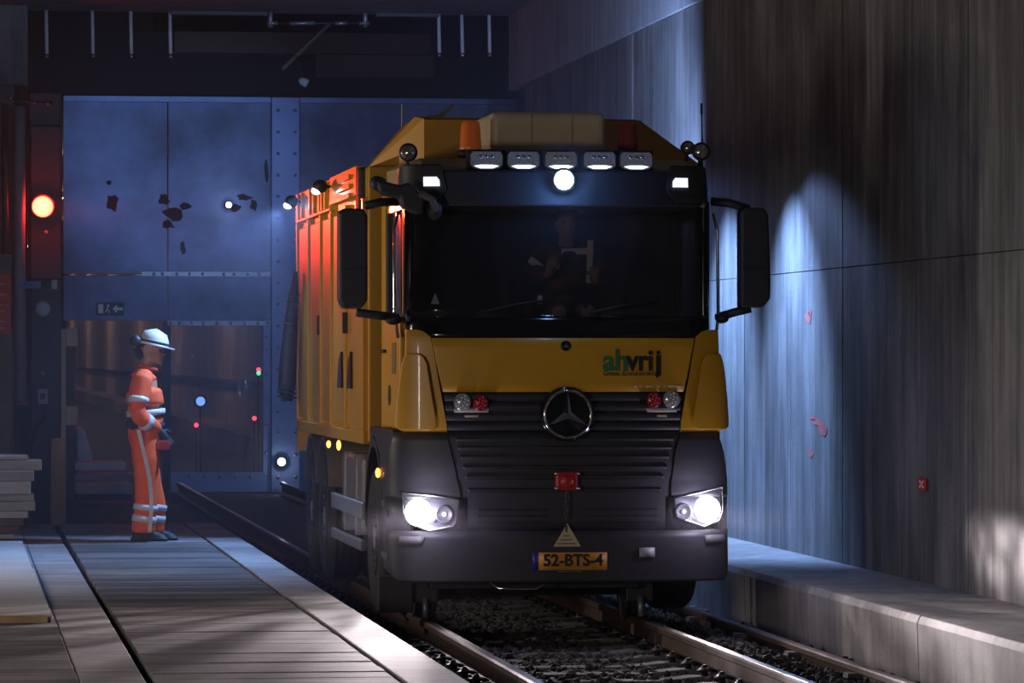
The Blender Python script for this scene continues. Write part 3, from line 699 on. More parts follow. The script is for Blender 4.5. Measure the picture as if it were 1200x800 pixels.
def wing(sg):
    # sg=-1 left (as seen), mirrored about the truck centre line at px 661
    mir = lambda a, b: (a, b) if sg < 0 else (1321 - b, 1321 - a)
    rows = [(386, 478, 490), (389, 477, 498), (395, 477, 505), (410, 476.5, 508), (440, 476, 513), (470, 475, 518.5), (495, 474, 523), (507, 474, 524)]
    A('corner_panel', skin([(r[0], *mir(r[1], r[2])) for r in rows], WL, .008, .06, nx=14, sub=2), M_YEL)
    rows = [(414, 477, 489), (418, 474.5, 495), (426, 472, 499), (445, 469, 502), (470, 466, 506), (490, 464, 509.5), (500, 464, 509), (504, 470, 502)]
    A('air_deflector', skin([(r[0], *mir(r[1], r[2])) for r in rows], WL, .065, .04, nx=14, sub=2), M_YEL)
wing(-1); wing(1)
# ---- windscreen and frame
A('windscreen_surround', skin([(372, 479, 838), (384, 480, 837), (397, 486, 834)], WU, .006, .05, sub=2), M_GLOSS)
A('windscreen', skin([(236, 488, 829), (270, 487, 831), (330, 485, 833), (374, 483, 835)], WU, .0, .008, sub=3), M_GLASS)
for sg in (-1, 1):
    m2 = lambda a, b: (a, b) if sg < 0 else (1319 - b, 1319 - a)
    A('a_pillar', skin([(232, *m2(478, 489)), (300, *m2(477.5, 487)), (376, *m2(477, 485))], WU, .006, .05, nx=6, sub=3), M_GLOSS)
wpv = [((560, 366), (640, 352)), ((690, 366), (770, 353))]
for a, b in wpv:
    p, q = fpt(*a, WU, .025), fpt(*b, WU, .02)
    A('wiper', MB().tube([p, (p + q) / 2 + Vector((0, -.01, .01)), q], .009, 6), M_BLK)
# ---- sun visor
A('sun_visor', skin([(199, 478, 830), (206, 476, 832), (222, 474, 833), (237, 486, 826), (241, 489, 823)], WU + .03, .14, .03, sub=2), mat('visor_black', (.018, .02, .03), .6, amt=.1))
for sg in (-1, 1):
    m2 = lambda a, b: (a, b) if sg < 0 else (1306 - b, 1306 - a)
    vc = A('visor_corner', skin([(192, *m2(477, 517)), (196, *m2(474, 520)), (222, *m2(473, 524)), (236, *m2(474, 512))], WU + .03, .165, .05, nx=10, sub=2), M_BLK)
    A('marker_lamp', skin([(207, *m2(498, 513)), (211, *m2(498, 516)), (218, *m2(498, 516.5))], WU + .03, .178, .03, nx=4), lamp_mat('marker_glow', (.75, .82, 1), 1.3), vc)
# ---- cab roof, sides, back
zr = 3.16
roof = MB(); w = 1.03
sec = [(TY + .30, 3.08, w), (TY + .36, 3.13, w), (TY + .6, 3.20, w), (TY + 1.85, 3.22, w)]
for (ya, za, wa), (yb, zb, wb) in zip(sec, sec[1:]):
    roof.hull([(TX - wa, ya, 2.86), (TX - wa, ya, za - .06), (TX - wa + .1, ya, za), (TX + wa - .1, ya, za), (TX + wa, ya, za - .06), (TX + wa, ya, 2.86)],
              [(TX - wb, yb, 2.86), (TX - wb, yb, zb - .06), (TX - wb + .1, yb, zb), (TX + wb - .1, yb, zb), (TX + wb, yb, zb - .06), (TX + wb, yb, 2.86)])
A('cab_roof', roof, M_ROOF)
YC0, YC1 = TY + .33, TY + 1.80
A('cab_back', MB().box(TX - 1.03, TX + 1.03, YC1, YC1 + .05, 1.1, 3.12), M_YEL, bevel=.01)
for sg in (-1, 1):
    X = TX + sg * 1.04
    xo, xi = (X - .03, X + .03)
    # door: lower panel, window frame bars, glass
    dr = A('door', MB().box(xo - (.02 if sg < 0 else -.02), xi, YC0 + .06, YC1 - .25, 1.32, 2.10), M_YEL, bevel=.015)
    A('door_handle', MB().tube([(X + sg * .06, YC1 - .5, 1.86), (X + sg * .075, YC1 - .42, 1.86), (X + sg * .06, YC1 - .34, 1.86)], .014, 6), M_BLK, dr)
    A('door_sill', MB().box(X - .025, X + .035, YC0 + .08, YC1 - .3, 2.06, 2.12), M_BLK, dr)
    A('door_emblem', MB().lathe([(.075, 0), (.07, .012), (.001, .014)], (X + sg * .045, YC1 - .75, 1.55), (sg, 0, 0), 16), M_INK, dr)
    A('door_badge', MB().box(min(X + sg * .045, X + sg * .055), max(X + sg * .045, X + sg * .055), YC0 + .3, YC0 + .55, 1.70, 1.92), mat('olive_sticker', (.16, .15, .03), .5, amt=.2, scale=30), dr)
    A('window_frame', MB().box(xo + .004, xi - .004, YC0 - .02, YC0 + .05, 2.10, 2.90), M_GLOSS, dr, bevel=.01)
    A('window_frame', MB().box(xo, xi, YC0 + .05, YC0 + .08, 2.10, 2.90), M_YEL, dr)
    A('inner_trim', MB().box(*sorted((X - sg * .035, X - sg * .05)), YC0 - .0, YC0 + .1, 1.4, 2.95), M_BLK, dr)
    A('inner_trim', MB().box(*sorted((X - sg * .035, X - sg * .05)), YC1 - .38, YC1 - .0, 1.4, 3.0), M_BLK, dr)
    A('inner_trim', MB().box(*sorted((X - sg * .035, X - sg * .05)), YC0 + .1, YC1 - .38, 2.8, 3.0), M_BLK, dr)
    A('window_frame', MB().box(xo, xi, YC1 - .36, YC1 - .25, 2.10, 2.90), M_BLK, dr, bevel=.01)
    A('window_frame', MB().box(xo, xi, YC0 + .07, YC1 - .36, 2.84, 2.92), M_YEL, dr)
    A('window_glass', MB().box(X - .006, X + .006, YC0 + .07, YC1 - .36, 2.10, 2.84), M_SGLASS, dr)
    A('rear_pillar', MB().box(xo, xi, YC1 - .25, YC1 + .05, 1.1, 3.05), M_YEL, bevel=.015)
    A('grab_rail', MB().tube([(X + sg * .07, YC0 - .02, 1.95), (X + sg * .09, YC0 + .0, 2.1), (X + sg * .09, YC0 + .03, 2.7), (X + sg * .06, YC0 + .03, 2.82)], .012, 6), M_CHROME)
# ---- roof bits
acz0, acz1 = fz(179, TY + 1.1), fz(134, TY + 1.1)
xa, xb = fx(572, TY + .9), fx(706, TY + .9)
ac = A('roof_unit', MB().box(xa, xb, TY + .75, TY + 1.75, 3.21, acz1), M_CREAM, bevel=.05, seg=3)
for px in (619, 666):
    A('unit_seam', MB().box(fx(px, TY + .9), fx(px + 1.3, TY + .9), TY + .743, TY + .76, 3.3, acz1 - .02), M_ROOF, ac)
def beacon(px0, px1, m, lab):
    Y = TY + .75; x = (fx(px0, Y) + fx(px1, Y)) / 2; r = (fx(px1, Y) - fx(px0, Y)) / 2; z0 = fz(178, Y) ; z1 = fz(141, Y)
    b = A('beacon', MB().lathe([(r, 0), (r * .96, .03), (r * .85, (z1 - z0) * .8), (r * .78, (z1 - z0) * .92), (r * .5, z1 - z0)], (x, Y, z0), (0, 0, 1), 20), m, label=lab)
    A('beacon_base', MB().lathe([(r * 1.1, -.04), (r * 1.15, -.02), (r * 1.1, .012)], (x, Y, z0), (0, 0, 1), 20), M_BLK, b)
    for k in range(1, 4): A('beacon_rib', MB().lathe([(r * 1.0 - k * .008, 0), (r * 1.02 - k * .008, .005), (r * 1.0 - k * .008, .01)], (x, Y, z0 + k * .05), (0, 0, 1), 20), m, b)
beacon(538, 565, M_ORLENS, 'amber rotating beacon'); beacon(723, 748, mat('dark_red_beacon', (.22, .03, .02), .25, amt=0, coat=.6), 'dark red beacon')
lb = A('light_bar', MB().box(fx(548, TY + .3), fx(766, TY + .3), TY + .34, TY + .38, fz(200, TY + .3), fz(175, TY + .3)), M_BLK)
for px in (569.5, 613, 657, 702, 745):
    Y = TY + .3; x0, x1 = fx(px - 18.5, Y), fx(px + 18.5, Y); z0, z1 = fz(198.5, Y), fz(177, Y); xm = (x0 + x1) / 2; ww = (x1 - x0) / 2
    prof = [(xm - ww, z0 + .03), (xm - ww * .8, z0 + .008), (xm - ww * .4, z0), (xm + ww * .4, z0), (xm + ww * .8, z0 + .008), (xm + ww, z0 + .03), (xm + ww, z1 - .03), (xm + ww * .85, z1 - .006), (xm - ww * .85, z1 - .006), (xm - ww, z1 - .03)]
    l = A('work_lamp', MB().prism(prof, 'y', Y - .03, Y + .05), M_LEDLENS)
    A('lamp_rim', MB().prism([(xm + (p[0] - xm) * 1.07, (z0 + z1) / 2 + (p[1] - (z0 + z1) / 2) * 1.12) for p in prof], 'y', Y - .02, Y + .06), M_BLK, l)
    A('led_strip', MB().prism([(xm - ww * .78, z0 + .022), (xm - ww * .4, z0 + .006), (xm + ww * .4, z0 + .006), (xm + ww * .78, z0 + .022), (xm + ww * .4, z0 + .03), (xm - ww * .4, z0 + .03)], 'y', Y - .036, Y - .02), M_LEDDIM, l)
    rf = MB()
    for q in (-.35, 0, .35): rf.lathe([(.017, 0), (.012, .008), (.004, .01)], (xm + ww * q, Y - .03, z1 - .04), (0, -1, 0), 10)
    A('reflector', rf, M_CHROME, l)
# centre LED lamp
c = fpt(659, 211, WU + .03, .2)
cl = A('centre_lamp', MB().lathe([(.075, .05), (.085, .02), (.085, -.03), (.078, -.045)], c, (0, 1, 0), 24), M_BLK)
A('lens', MB().lathe([(.066, 0), (.05, .02), (.001, .026)], c + Vector((0, -.045, 0)), (0, -1, 0), 24), M_LED, cl)
spot('centre_lamp_light', c + Vector((0, -.09, 0)), c + Vector((0, -20, -4)), E_CENTRE, (.28, .52, 1), 104, 1., .05, cl)
point('centre_halo', c + Vector((0, -.16, -.02)), 6, (.16, .40, 1), .05, cl)
# horn, round lamps, antenna
def round_lamp(px, py, r, Y, par=tr):
    p = W(px, py, Y)
    h = A('round_lamp', MB().lathe([(r * .5, .12), (r * .85, .07), (r, .0), (r * .96, -.012)], p, (0, 1, 0), 20), M_DSTEEL, par)
    A('lens', MB().lathe([(r * .92, -.01), (r * .6, -.03), (.001, -.04)], p, (0, 1, 0), 20), mat('smoked_lens', (.42, .38, .36), .18, amt=0, metal=.8), h)
    A('stem', MB().tube([p + Vector((0, .05, -r * .7)), p + Vector((0, .06, -r * 1.8))], .014, 6), M_BLK, h)
round_lamp(478.5, 178.5, .066, TY + .55); round_lamp(806, 173, .05, TY + .6); round_lamp(821.5, 177.5, .066, TY + .5)
p = W(823, 195, TY + .55)
an = A('antenna', MB().tube([p, W(822.5, 150, TY + .55), W(822, 122, TY + .55)], [.008, .006, .004], 6), M_BLK)
A('antenna_coil', MB().tube([W(822.3, 134, TY + .55), W(822, 121, TY + .55)], .009, 6), M_BLK, an)

# ---- headlights
def headlight(poly, disc, r, small, rs):
    P3 = [fpt(px, py, WL, .015) for px, py in poly]
    hl = A('headlight', MB().hull(P3, [q + Vector((0, .12, 0)) for q in P3]), mat('reflector_bowl', (.07, .07, .085), .35, amt=.4, scale=30, metal=.8))
    c = fpt(*disc, WL, .02)
    A('main_lamp', MB().lathe([(r, 0), (r * .9, .012), (r * .5, .03), (.001, .036)], c, (0, -1, 0), 28), M_HEADL, hl)
    c2 = fpt(*small, WL, .02)
    A('side_lamp', MB().lathe([(rs, 0), (rs, .012), (rs * .8, .02), (rs * .75, .008), (.001, .004)], c2, (0, -1, 0), 24), mat('side_lamp_glass', (.22, .22, .25), .4, amt=.3, scale=60, metal=.5), hl)
    A('side_bulb', MB().ell(c2 + Vector((0, -.015, 0)), (rs * .28, .012, rs * .28)), lamp_mat('side_bulb_glow', (.9, .9, 1), .6), hl)
    rim = MB(); rim.tube([q + Vector((0, -.012, 0)) for q in P3], .006, 6, closed=True); A('lamp_rim', rim, M_CLEAR, hl)
    cv_ = [q + Vector((0, -.03, 0)) for q in P3]
    return hl, c
hl, c1 = headlight([(473, 577), (505, 580), (538, 585), (533, 612), (530, 616), (503, 621), (484, 614), (474, 600)], (491, 600), .092, (520.5, 602), .062)
hr, c2 = headlight([(790, 584), (820, 578), (849, 572), (850, 600), (845, 611), (826, 618), (800, 609), (793, 606)], (830, 598), .090, (801, 600), .058)
for h_, c, dx in ((hl, c1, -1.2), (hr, c2, .6)):
    low_beam(spot('headlight_beam', c + Vector((0, -.08, 0)), c + Vector((dx, -10, 0)), E_HEAD * (1.4 if h_ is hl else .8), (1, .86, .90), 118, 1., .07, h_).data)
    point('headlight_halo', c + Vector((0, -.2, 0)), 7, (.80, .72, 1), .05, h_)
# ---- small lamps in the grille
def cluster(pw, pr_, bx0, bx1):
    c = fpt(pw[0], pw[1], WL, .03)
    a = A('grille_lamp', MB().lathe([(.058, .03), (.06, -.01), (.05, -.022), (.001, -.028)], c, (0, 1, 0), 24), M_CLEAR, label='clear round marker lamp')
    dots = MB()
    for k in range(12):
        an_ = k * 2.399; rr = .046 * math.sqrt((k + .5) / 12); dots.ell(c + Vector((math.cos(an_) * rr, -.027, math.sin(an_) * rr)), (.006, .005, .006), 6, 4)
    A('led_cells', dots, mat('led_cell', (.8, .78, .7), .3, amt=0), a)
    c = fpt(pr_[0], pr_[1], WL, .03)
    a = A('grille_lamp', MB().lathe([(.052, .03), (.054, -.01), (.045, -.02), (.001, -.026)], c, (0, 1, 0), 24), M_REDLENS, label='red round marker lamp')
    dots = MB()
    for k in range(12):
        an_ = k * 2.399; rr = .042 * math.sqrt((k + .5) / 12); dots.ell(c + Vector((math.cos(an_) * rr, -.025, math.sin(an_) * rr)), (.006, .005, .006), 6, 4)
    A('led_cells', dots, mat('red_cell', (.5, .04, .06), .3, amt=0, emit=(1, .05, .12), estr=.10), a)
    A('lamp_bracket', skin([(478.5, bx0, bx1), (483, bx0 + 1, bx1 - 1)], WL, .025, .01, nx=3), mat('bracket_white', (.5, .5, .5), .5, amt=.1))
    A('lamp_label', skin([(486, bx0 + 13, bx1 - 12), (488.5, bx0 + 13, bx1 - 12)], WL, .012, .005, nx=3), M_BEIGE)
cluster((541, 471), (562, 472), 531, 572); cluster((785.5, 468), (764.5, 469), 756, 793)
# ---- coupler, triangle, plate
c = fpt(662, 563, WL, .05)
cp = A('red_coupler', MB().box(c.x - .075, c.x + .075, c.y - .02, c.y + .06, c.z - .065, c.z + .065), M_RED, bevel=.014)
A('coupler_boss', MB().lathe([(.045, .03), (.045, -.04), (.03, -.055), (.001, -.055)], c, (0, 1, 0), 16), M_RED, cp)
bl = MB()
for q in ((-.075, -.05), (.075, -.05), (-.075, .05), (.075, .05)): bl.lathe([(.013, 0), (.013, .03), (.008, .036)], c + Vector((q[0], -.0, q[1])), (0, -1, 0), 8)
A('bolt', bl, M_STEEL, cp)
ch = MB()
for k in range(7):
    o_ = c + Vector((-.005 + .006 * math.sin(k * 2), -.02, -.085 - k * .027)); ch.tube([o_ + Vector((math.cos(t * PI / 4) * (.010 if k % 2 else .003), (0 if k % 2 else math.cos(t * PI / 4) * .008), math.sin(t * PI / 4) * .018)) for t in range(8)], .004, 5, closed=True)
A('chain', ch, mat('rusty_chain', (.12, .05, .05), .6, amt=.3, metal=.4), cp)
p0, p1, p2 = fpt(647, 640, WL, .05), fpt(679, 640, WL, .05), fpt(663, 613, WL, .05)
tg = A('warning_triangle', MB().hull([p0, p1, p2], [q + Vector((0, .01, 0)) for q in (p0, p1, p2)]), M_BEIGE, label='beige triangular warning sticker')
A('warning_mark', MB().box(fx(662, TY), fx(664, TY), p2.y - .004, p2.y + .0, fz(623, TY), fz(615.5, TY)), M_INK, tg)
for py, a, b in ((627, 659, 667), (631.5, 656, 670), (636, 652, 674)):
    A('warning_text', MB().box(fx(a, TY), fx(b, TY), p2.y - .003, p2.y, fz(py + 1.6, TY), fz(py, TY)), mat('faded_ink', (.22, .16, .08), .6, amt=.4, scale=60), tg)
pl = A('number_plate', skin([(647, 629, 709.5), (667.5, 629, 709.5)], WL, .052, .012, nx=4), M_PLATE, bevel=.0)
A('plate_blue_strip', skin([(647, 622.5, 629), (667.5, 622.5, 629)], WL, .053, .012, nx=2), M_BLUE, pl)
p = fpt(669.5, 662.2, WL, .0565); text('plate_number', '52-BTS-4', M_INK, pl, p, .112, depth=.002, bold=.0035, sx=.98)
A('plate_rim', skin([(668.5, 652, 680), (669.8, 652, 680)], WL, .05, .01, nx=2), M_GREYP, pl)
A('white_tag', skin([(642, 748, 766), (653, 748, 766)], WL, .045, .01, nx=2), mat('grey_tag', (.42, .42, .45), .5, amt=.3, scale=50))
# ---- underside, tow loop, guide wheels
A('under_beam', MB().box(fx(441, TY + .5), fx(481, TY + .5), TY + .35, TY + .6, fz(715, TY + .5), fz(680, TY + .5) + .04), M_BLK, bevel=.01)
A('under_beam', MB().box(fx(500, TY + .5), fx(742, TY + .5), TY + .3, TY + .5, .22, .5), M_BLK, bevel=.01)
lp = MB(); lp.tube([W(570, 677, TY + .1), W(576, 684, TY + .06), W(584, 689, TY + .04), W(600, 690, TY + .02), W(628, 690, TY + .02), W(636, 685, TY + .04), W(642, 676, TY + .1)], .007, 6)
A('tow_loop', lp, M_CHROME)
A('under_pipe', MB().tube([W(527, 681, TY + .1), W(560, 681.5, TY + .1)], .007, 6), M_STEEL)
A('under_pipe', MB().tube([W(665, 680, TY + .1), W(712, 679, TY + .1)], .010, 6), M_STEEL)
def guide(sg):
    x = XC + sg * G; Y = TY + .8
    a = A('guide_wheel', MB().lathe([(.19, -.06), (.195, -.055), (.195, .055), (.19, .06), (.10, .065), (.10, .09), (.001, .09)], (x, Y, .197), (sg, 0, 0), 32), M_DSTEEL)
    A('flange', MB().lathe([(.12, -.09), (.222, -.085), (.222, -.062), (.19, -.06)], (x, Y, .197), (sg, 0, 0), 32), M_DSTEEL, a)
    A('guide_arm', MB().box(x - .10, x - .04, Y - .28, Y + .1, .12, .55) if sg > 0 else MB().box(x + .04, x + .10, Y - .28, Y + .1, .12, .55), M_BLK, a, bevel=.015)
    A('guide_bracket', MB().box(x - .11, x + .08, Y - .38, Y - .3, .12, .42), M_BLK, a, bevel=.01)
    A('brush_holder', MB().tube([(x - .02, Y - .45, .02), (x - .02, Y - .43, .16)], .02, 8), M_GALV, a)
guide(-1); guide(1)
A('guide_axle', MB().tube([(XC - G, TY + .8, .197), (XC + G, TY + .8, .197)], .05, 12), M_DSTEEL)

# ---- wheels
def wheel(x, y, r, w_, sg, name='wheel'):
    prof = [(r * .56, -w_ / 2), (r * .8, -w_ / 2 - .012), (r * .93, -w_ / 2), (r * .99, -w_ / 2 + .03), (r, -w_ / 4), (r, w_ / 4), (r * .99, w_ / 2 - .03), (r * .93, w_ / 2), (r * .8, w_ / 2 + .012), (r * .56, w_ / 2)]
    t = A('wheel', MB().lathe(prof, (x, y, r + .002), (sg, 0, 0), 48), M_RUB)
    grooves = MB()
    for q in (-.3, -.1, .1, .3):
        grooves.tube([(x + q * w_, y + math.cos(2 * PI * k / 40) * (r + .001), r + .002 + math.sin(2 * PI * k / 40) * (r + .001)) for k in range(40)], .006, 4, closed=True)
    A('tread_groove', grooves, M_INK, t)
    A('rim', MB().lathe([(r * .56, w_ / 2 - .01), (r * .54, w_ / 2 + .012), (r * .5, w_ / 2 - .02), (r * .42, w_ / 2 - .05), (r * .3, w_ / 2 - .02), (.001, w_ / 2 - .02)], (x, y, r + .002), (sg, 0, 0), 32), M_DSTEEL, t)
    A('hub', MB().lathe([(r * .2, w_ / 2 - .06), (r * .2, w_ / 2 - .01), (r * .15, w_ / 2 + .004), (.001, w_ / 2 + .006)], (x, y, r + .002), (sg, 0, 0), 20), M_GALV, t)
    if abs(x - TX) > .9:
        for k in range(10):
            a = 2 * PI * k / 10; A('wheel_nut', MB().lathe([(.016, 0), (.016, .04)], (x + sg * (w_ / 2 - .03), y + math.cos(a) * r * .31, r + .002 + math.sin(a) * r * .31), (sg, 0, 0), 6), M_DSTEEL, t)
    return t
YA1, YA2, YA3 = 30.55, 34.75, 36.0
RW = .52
for sg in (-1, 1):
    wheel(TX + sg * .99, YA1, RW, .30, sg)
    for ya in (YA2, YA3):
        wheel(TX + sg * 1.0, ya, RW, .27, sg); wheel(TX + sg * .68, ya, RW, .27, sg)
for ya in (YA1, YA2, YA3):
    A('axle', MB().tube([(TX - 1.1, ya, RW), (TX + 1.1, ya, RW)], .08, 12), M_DSTEEL)
for sg in (-1, 1):
    A('chassis_beam', MB().box(TX + sg * .42 - .04, TX + sg * .42 + .04, TY + .4, 37.1, .72, 1.02), M_DSTEEL, bevel=.005)
# fenders, steps, tanks on both sides
for sg in (-1, 1):
    X = TX + sg * 1.15
    xs = sorted((X, X - sg * .32))
    arch = MB(); n = 14
    o_ = [(YA1 + math.cos(PI * k / n) * .66, RW + .06 + math.sin(PI * k / n) * .66) for k in range(n + 1)]
    i_ = [(YA1 + math.cos(PI * k / n) * .60, RW + .06 + math.sin(PI * k / n) * .60) for k in range(n + 1)]
    for k in range(n):
        arch.hull([(xs[0], *o_[k]), (xs[0], *o_[k + 1]), (xs[0], *i_[k + 1]), (xs[0], *i_[k])], [(xs[1], *o_[k]), (xs[1], *o_[k + 1]), (xs[1], *i_[k + 1]), (xs[1], *i_[k])])
    A('wheel_arch', arch, M_CHAR)
    # side skirt of the cab ahead of the wheel, with steps
    sk = A('cab_side_skirt', MB().prism([(TY + .36, .30), (TY + .36, 1.32), (TY + 1.9, 1.32), (TY + 1.9, 1.22), (YA1 + .4, 1.14), (YA1, 1.26), (YA1 - .45, 1.12), (YA1 - .62, .86), (YA1 - .68, .6), (YA1 - .72, .34)], 'x', *sorted((X, X - sg * .06))), M_CHAR, bevel=.02)
    for z in (.42, .78):
        A('step', MB().box(*sorted((X + sg * .02, X - sg * .14)), TY + .45, TY + .85, z, z + .04), M_GREYP, sk)
    A('side_marker', MB().ell((X + sg * .015, TY + 1.15, 1.0), (.018, .05, .035)), M_AMBER, sk)
    A('side_marker', MB().ell((X + sg * .015, TY + .62, 1.0), (.016, .07, .025)), M_ORLENS, sk)
    for ya in (YA2, YA3):
        arch = MB()
        o_ = [(ya + math.cos(PI * (k + 2) / (n + 4)) * .60, RW + .05 + math.sin(PI * (k + 2) / (n + 4)) * .60) for k in range(n + 1)]
        i_ = [(ya + math.cos(PI * (k + 2) / (n + 4)) * .575, RW + .05 + math.sin(PI * (k + 2) / (n + 4)) * .575) for k in range(n + 1)]
        ys = sorted((X, X - sg * .64))
        for k in range(n):
            arch.hull([(ys[0], *o_[k]), (ys[0], *o_[k + 1]), (ys[0], *i_[k + 1]), (ys[0], *i_[k])], [(ys[1], *o_[k]), (ys[1], *o_[k + 1]), (ys[1], *i_[k + 1]), (ys[1], *i_[k])])
        A('mudguard', arch, M_GREYP)
    tk = A('side_tank', MB().box(*sorted((X - sg * .03, X - sg * .5)), 31.75, 33.4, .48, 1.08), M_GREYP, bevel=.06, seg=3)
    for y in (32.1, 33.05):
        A('tank_strap', MB().box(*sorted((X - sg * .02, X - sg * .51)), y, y + .06, .475, 1.085), M_STEEL, tk)
    A('guard_rail', MB().box(*sorted((X, X - sg * .05)), 31.5, 34.0, .62, .74), M_GALV, bevel=.01)
    A('guard_rail', MB().box(*sorted((X, X - sg * .05)), 31.5, 34.0, .38, .46), M_GREYP, bevel=.01)
    A('side_marker', MB().ell((X + sg * .01, 33.2, 1.13), (.018, .05, .04)), M_AMBER)
    A('side_marker', MB().ell((X + sg * .01, 34.1, 1.12), (.018, .05, .03)), M_AMBER)
    A('air_tank', MB().tube([(X - sg * .22, 31.3, .92), (X - sg * .22, 31.7, .92)], .14, 16), M_DSTEEL)

A('gap_light_block', MB().box(TX - .95, TX + .95, TY + 1.84, 31.12, .95, 3.18), M_BLK)  # box added to stop light passing between cab and body
# ---- superstructure body
XL, XR = TX - 1.16, TX + 1.16
YB0, YB1 = 31.1, 37.25
zb, zs, zt = 1.20, 2.965, 3.235
body = A('body_shell', MB().box(XL + .03, XR - .03, YB0, YB1, zb, zt - .02), M_YELB, bevel=.01)
A('body_roof', MB().prism([(XL + .05, zt - .02), (XL + .35, zt + .10), (XR - .35, zt + .10), (XR - .05, zt - .02)], 'y', YB0 + .1, YB1), M_YELB)
A('tail_frame', MB().box(XL, XR, YB1, YB1 + .06, zb - .2, zt), M_YELB)
for sg in (-1, 1):
    X = TX + sg * 1.16
    def sp(n, y0, y1, z0, z1, m, d=.0, t=.05, **k):
        a, b = sorted((X + sg * d, X - sg * t)); return A(n, MB().box(a, b, y0, y1, z0, z1), m, body, **k)
    sp('top_board', 33.9, YB1 - .02, zs + .02, zt, M_YELB, .012, bevel=.006)
    sp('top_board', YB0 + .55, 33.86, zs + .06, zt + .01, M_YELB, .012, bevel=.006)
    sp('sill_board', YB0 + .02, YB1 - .02, zb - .02, zb + .07, M_YELB, .01, bevel=.006)
    for y0 in (YB0 + .04, 32.55, 33.82, 34.8, 36.0, YB1 - .1):
        sp('upright', y0, y0 + .08, zb + .07, zs + .02, M_YELB, .012, bevel=.006)
    for a, b in ((YB0 + .16, 32.5), (32.68, 33.78), (33.94, 34.76), (34.92, 35.96), (36.12, YB1 - .14)):
        dp = sp('side_door', a, b, zb + .10, zs - .03, M_YELB, -.005, bevel=.012)
    for y0 in (34.1, 34.4, 34.65, 35.2, 35.6, 36.4, 36.8):
        sp('top_rib', y0, y0 + .05, zs + .04, zt - .01, M_YELB, .035)
    for z0 in (3.02, 3.09, 3.16):
        sp('vent_slat', 32.0, 33.0, z0, z0 + .035, M_YELB, .035)
    for y0 in (32.05, 32.85):
        a = sorted((X + sg * .014, X - sg * .01))
        A('black_emblem', MB().prism([(y0, 1.58), (y0 + .04, 1.86), (y0 + .22, 1.80), (y0 + .36, 1.58)], 'x', *a), M_INK, body)
    sp('door_latch', 32.52, 32.58, 2.0, 2.16, M_BLK, .03); sp('door_latch', 34.83, 34.89, 2.0, 2.16, M_BLK, .03)
    # work lamps on the upper edge
    for k, y in enumerate((33.85, 36.75)):
        p = Vector((X + sg * .09, y, zt - .06 - k * .015 + (.38 if sg > 0 else 0)))
        lm = A('side_work_lamp', MB().ell(p, (.06, .065, .055), 14, 8), M_BLK)
        A('lens', MB().ell(p + Vector((sg * .03, 0, -.035)), (.04, .045, .03), 12, 6), M_WHITEDOT, lm)
        A('lamp_arm', MB().tube([p, p + Vector((-sg * .09, 0, .0))] + ([p + Vector((-sg * .15, 0, -.40))] if sg > 0 else []), .015, 6), M_BLK, lm)
        if sg > 0:
            spot('work_beam', p + Vector((.09, 0, -.02)), p + Vector((1.25, -.02, -1.9)), E_SIDE * 1.3, (.27, .48, 1.0), 84, 1., .03, lm)
            if k == 0: spot('work_spill', p + Vector((.09, 0, -.02)), p + Vector((1.1, -1.0, -2.3)), E_SIDE * .12, (.30, .46, 1.0), 100, .35, .03, lm)
        else:
            spot('work_beam', p + Vector((sg * .09, 0, -.06)), p + Vector((-1.9, -1.2, -2.9)), E_SIDE * .55, (.26, .48, 1.0), 95, .8, .03, lm)
# front shroud of the superstructure
YF = 31.05
fp = [W(*q, YF) for q in ((497, 200), (497, 140), (735, 141), (750, 141), (818, 191), (820, 262), (497, 262))]
A('shroud_front', MB().hull(fp, [q + Vector((0, .12, 0)) for q in fp]), M_YELB)
a0 = [W(497, 262, YF), W(497, 138, YF), W(487, 137, YF)]
side = [W(497, 139, YF), W(486, 137, YF + .03), W(430, 197, YF + .35), W(421, 210, YF + .40), W(419, 262, YF + .40), W(497, 262, YF)]
A('shroud_cheek', MB().hull(side, [q + Vector((.05, .25, 0)) for q in side]), M_YELB)
roofc = [W(487, 137, YF + .03), W(735, 140, YF), W(750, 141, YF), W(755, 145, YF)]
A('shroud_top', MB().hull([W(487, 137, YF + .1), W(745, 140, YF + .1), W(818, 192, YF + .1), W(422, 211, YF + .45)], [q + Vector((0, .9, -.02)) for q in (W(487, 137, YF + .1), W(745, 140, YF + .1), W(818, 192, YF + .1), W(422, 211, YF + .45))]), M_YELB)
lv = A('hatch_lever', MB().hull([W(500, 140, 31.2), W(517, 140, 31.2), W(533, 123, 31.2), W(530, 122, 31.2), W(513, 135, 31.2), W(500, 136, 31.2)], [q + Vector((0, .05, 0)) for q in (W(500, 140, 31.2), W(517, 140, 31.2), W(533, 123, 31.2), W(530, 122, 31.2), W(513, 135, 31.2), W(500, 136, 31.2))]), M_GREYP)
A('air_intake', MB().box(XL - .02, XL + .3, YB0 + .25, YB0 + .5, 2.9, 3.22), M_BLK, bevel=.02)
# suction hose hanging at the rear left
hz = [W(346, 318, 36.9), W(344, 345, 36.9), W(341, 380, 36.9), W(338, 420, 36.9), W(336.5, 450, 36.9), W(336, 470, 36.9)]
hs = A('suction_hose', MB().tube(hz, [.02, .045, .06, .075, .08, .05], 14), M_BLK)
hz2 = [hz[i].lerp(hz[i + 1], t) for i in range(5) for t in (0, .25, .5, .75)]
for k, p in enumerate(hz2[4:]):
    r = .05 + .035 * (k / 16)
    A('hose_ring', MB().lathe([(r, -.008), (r + .008, 0), (r, .008)], p, (.1, 0, 1), 14), M_BLK, hs)
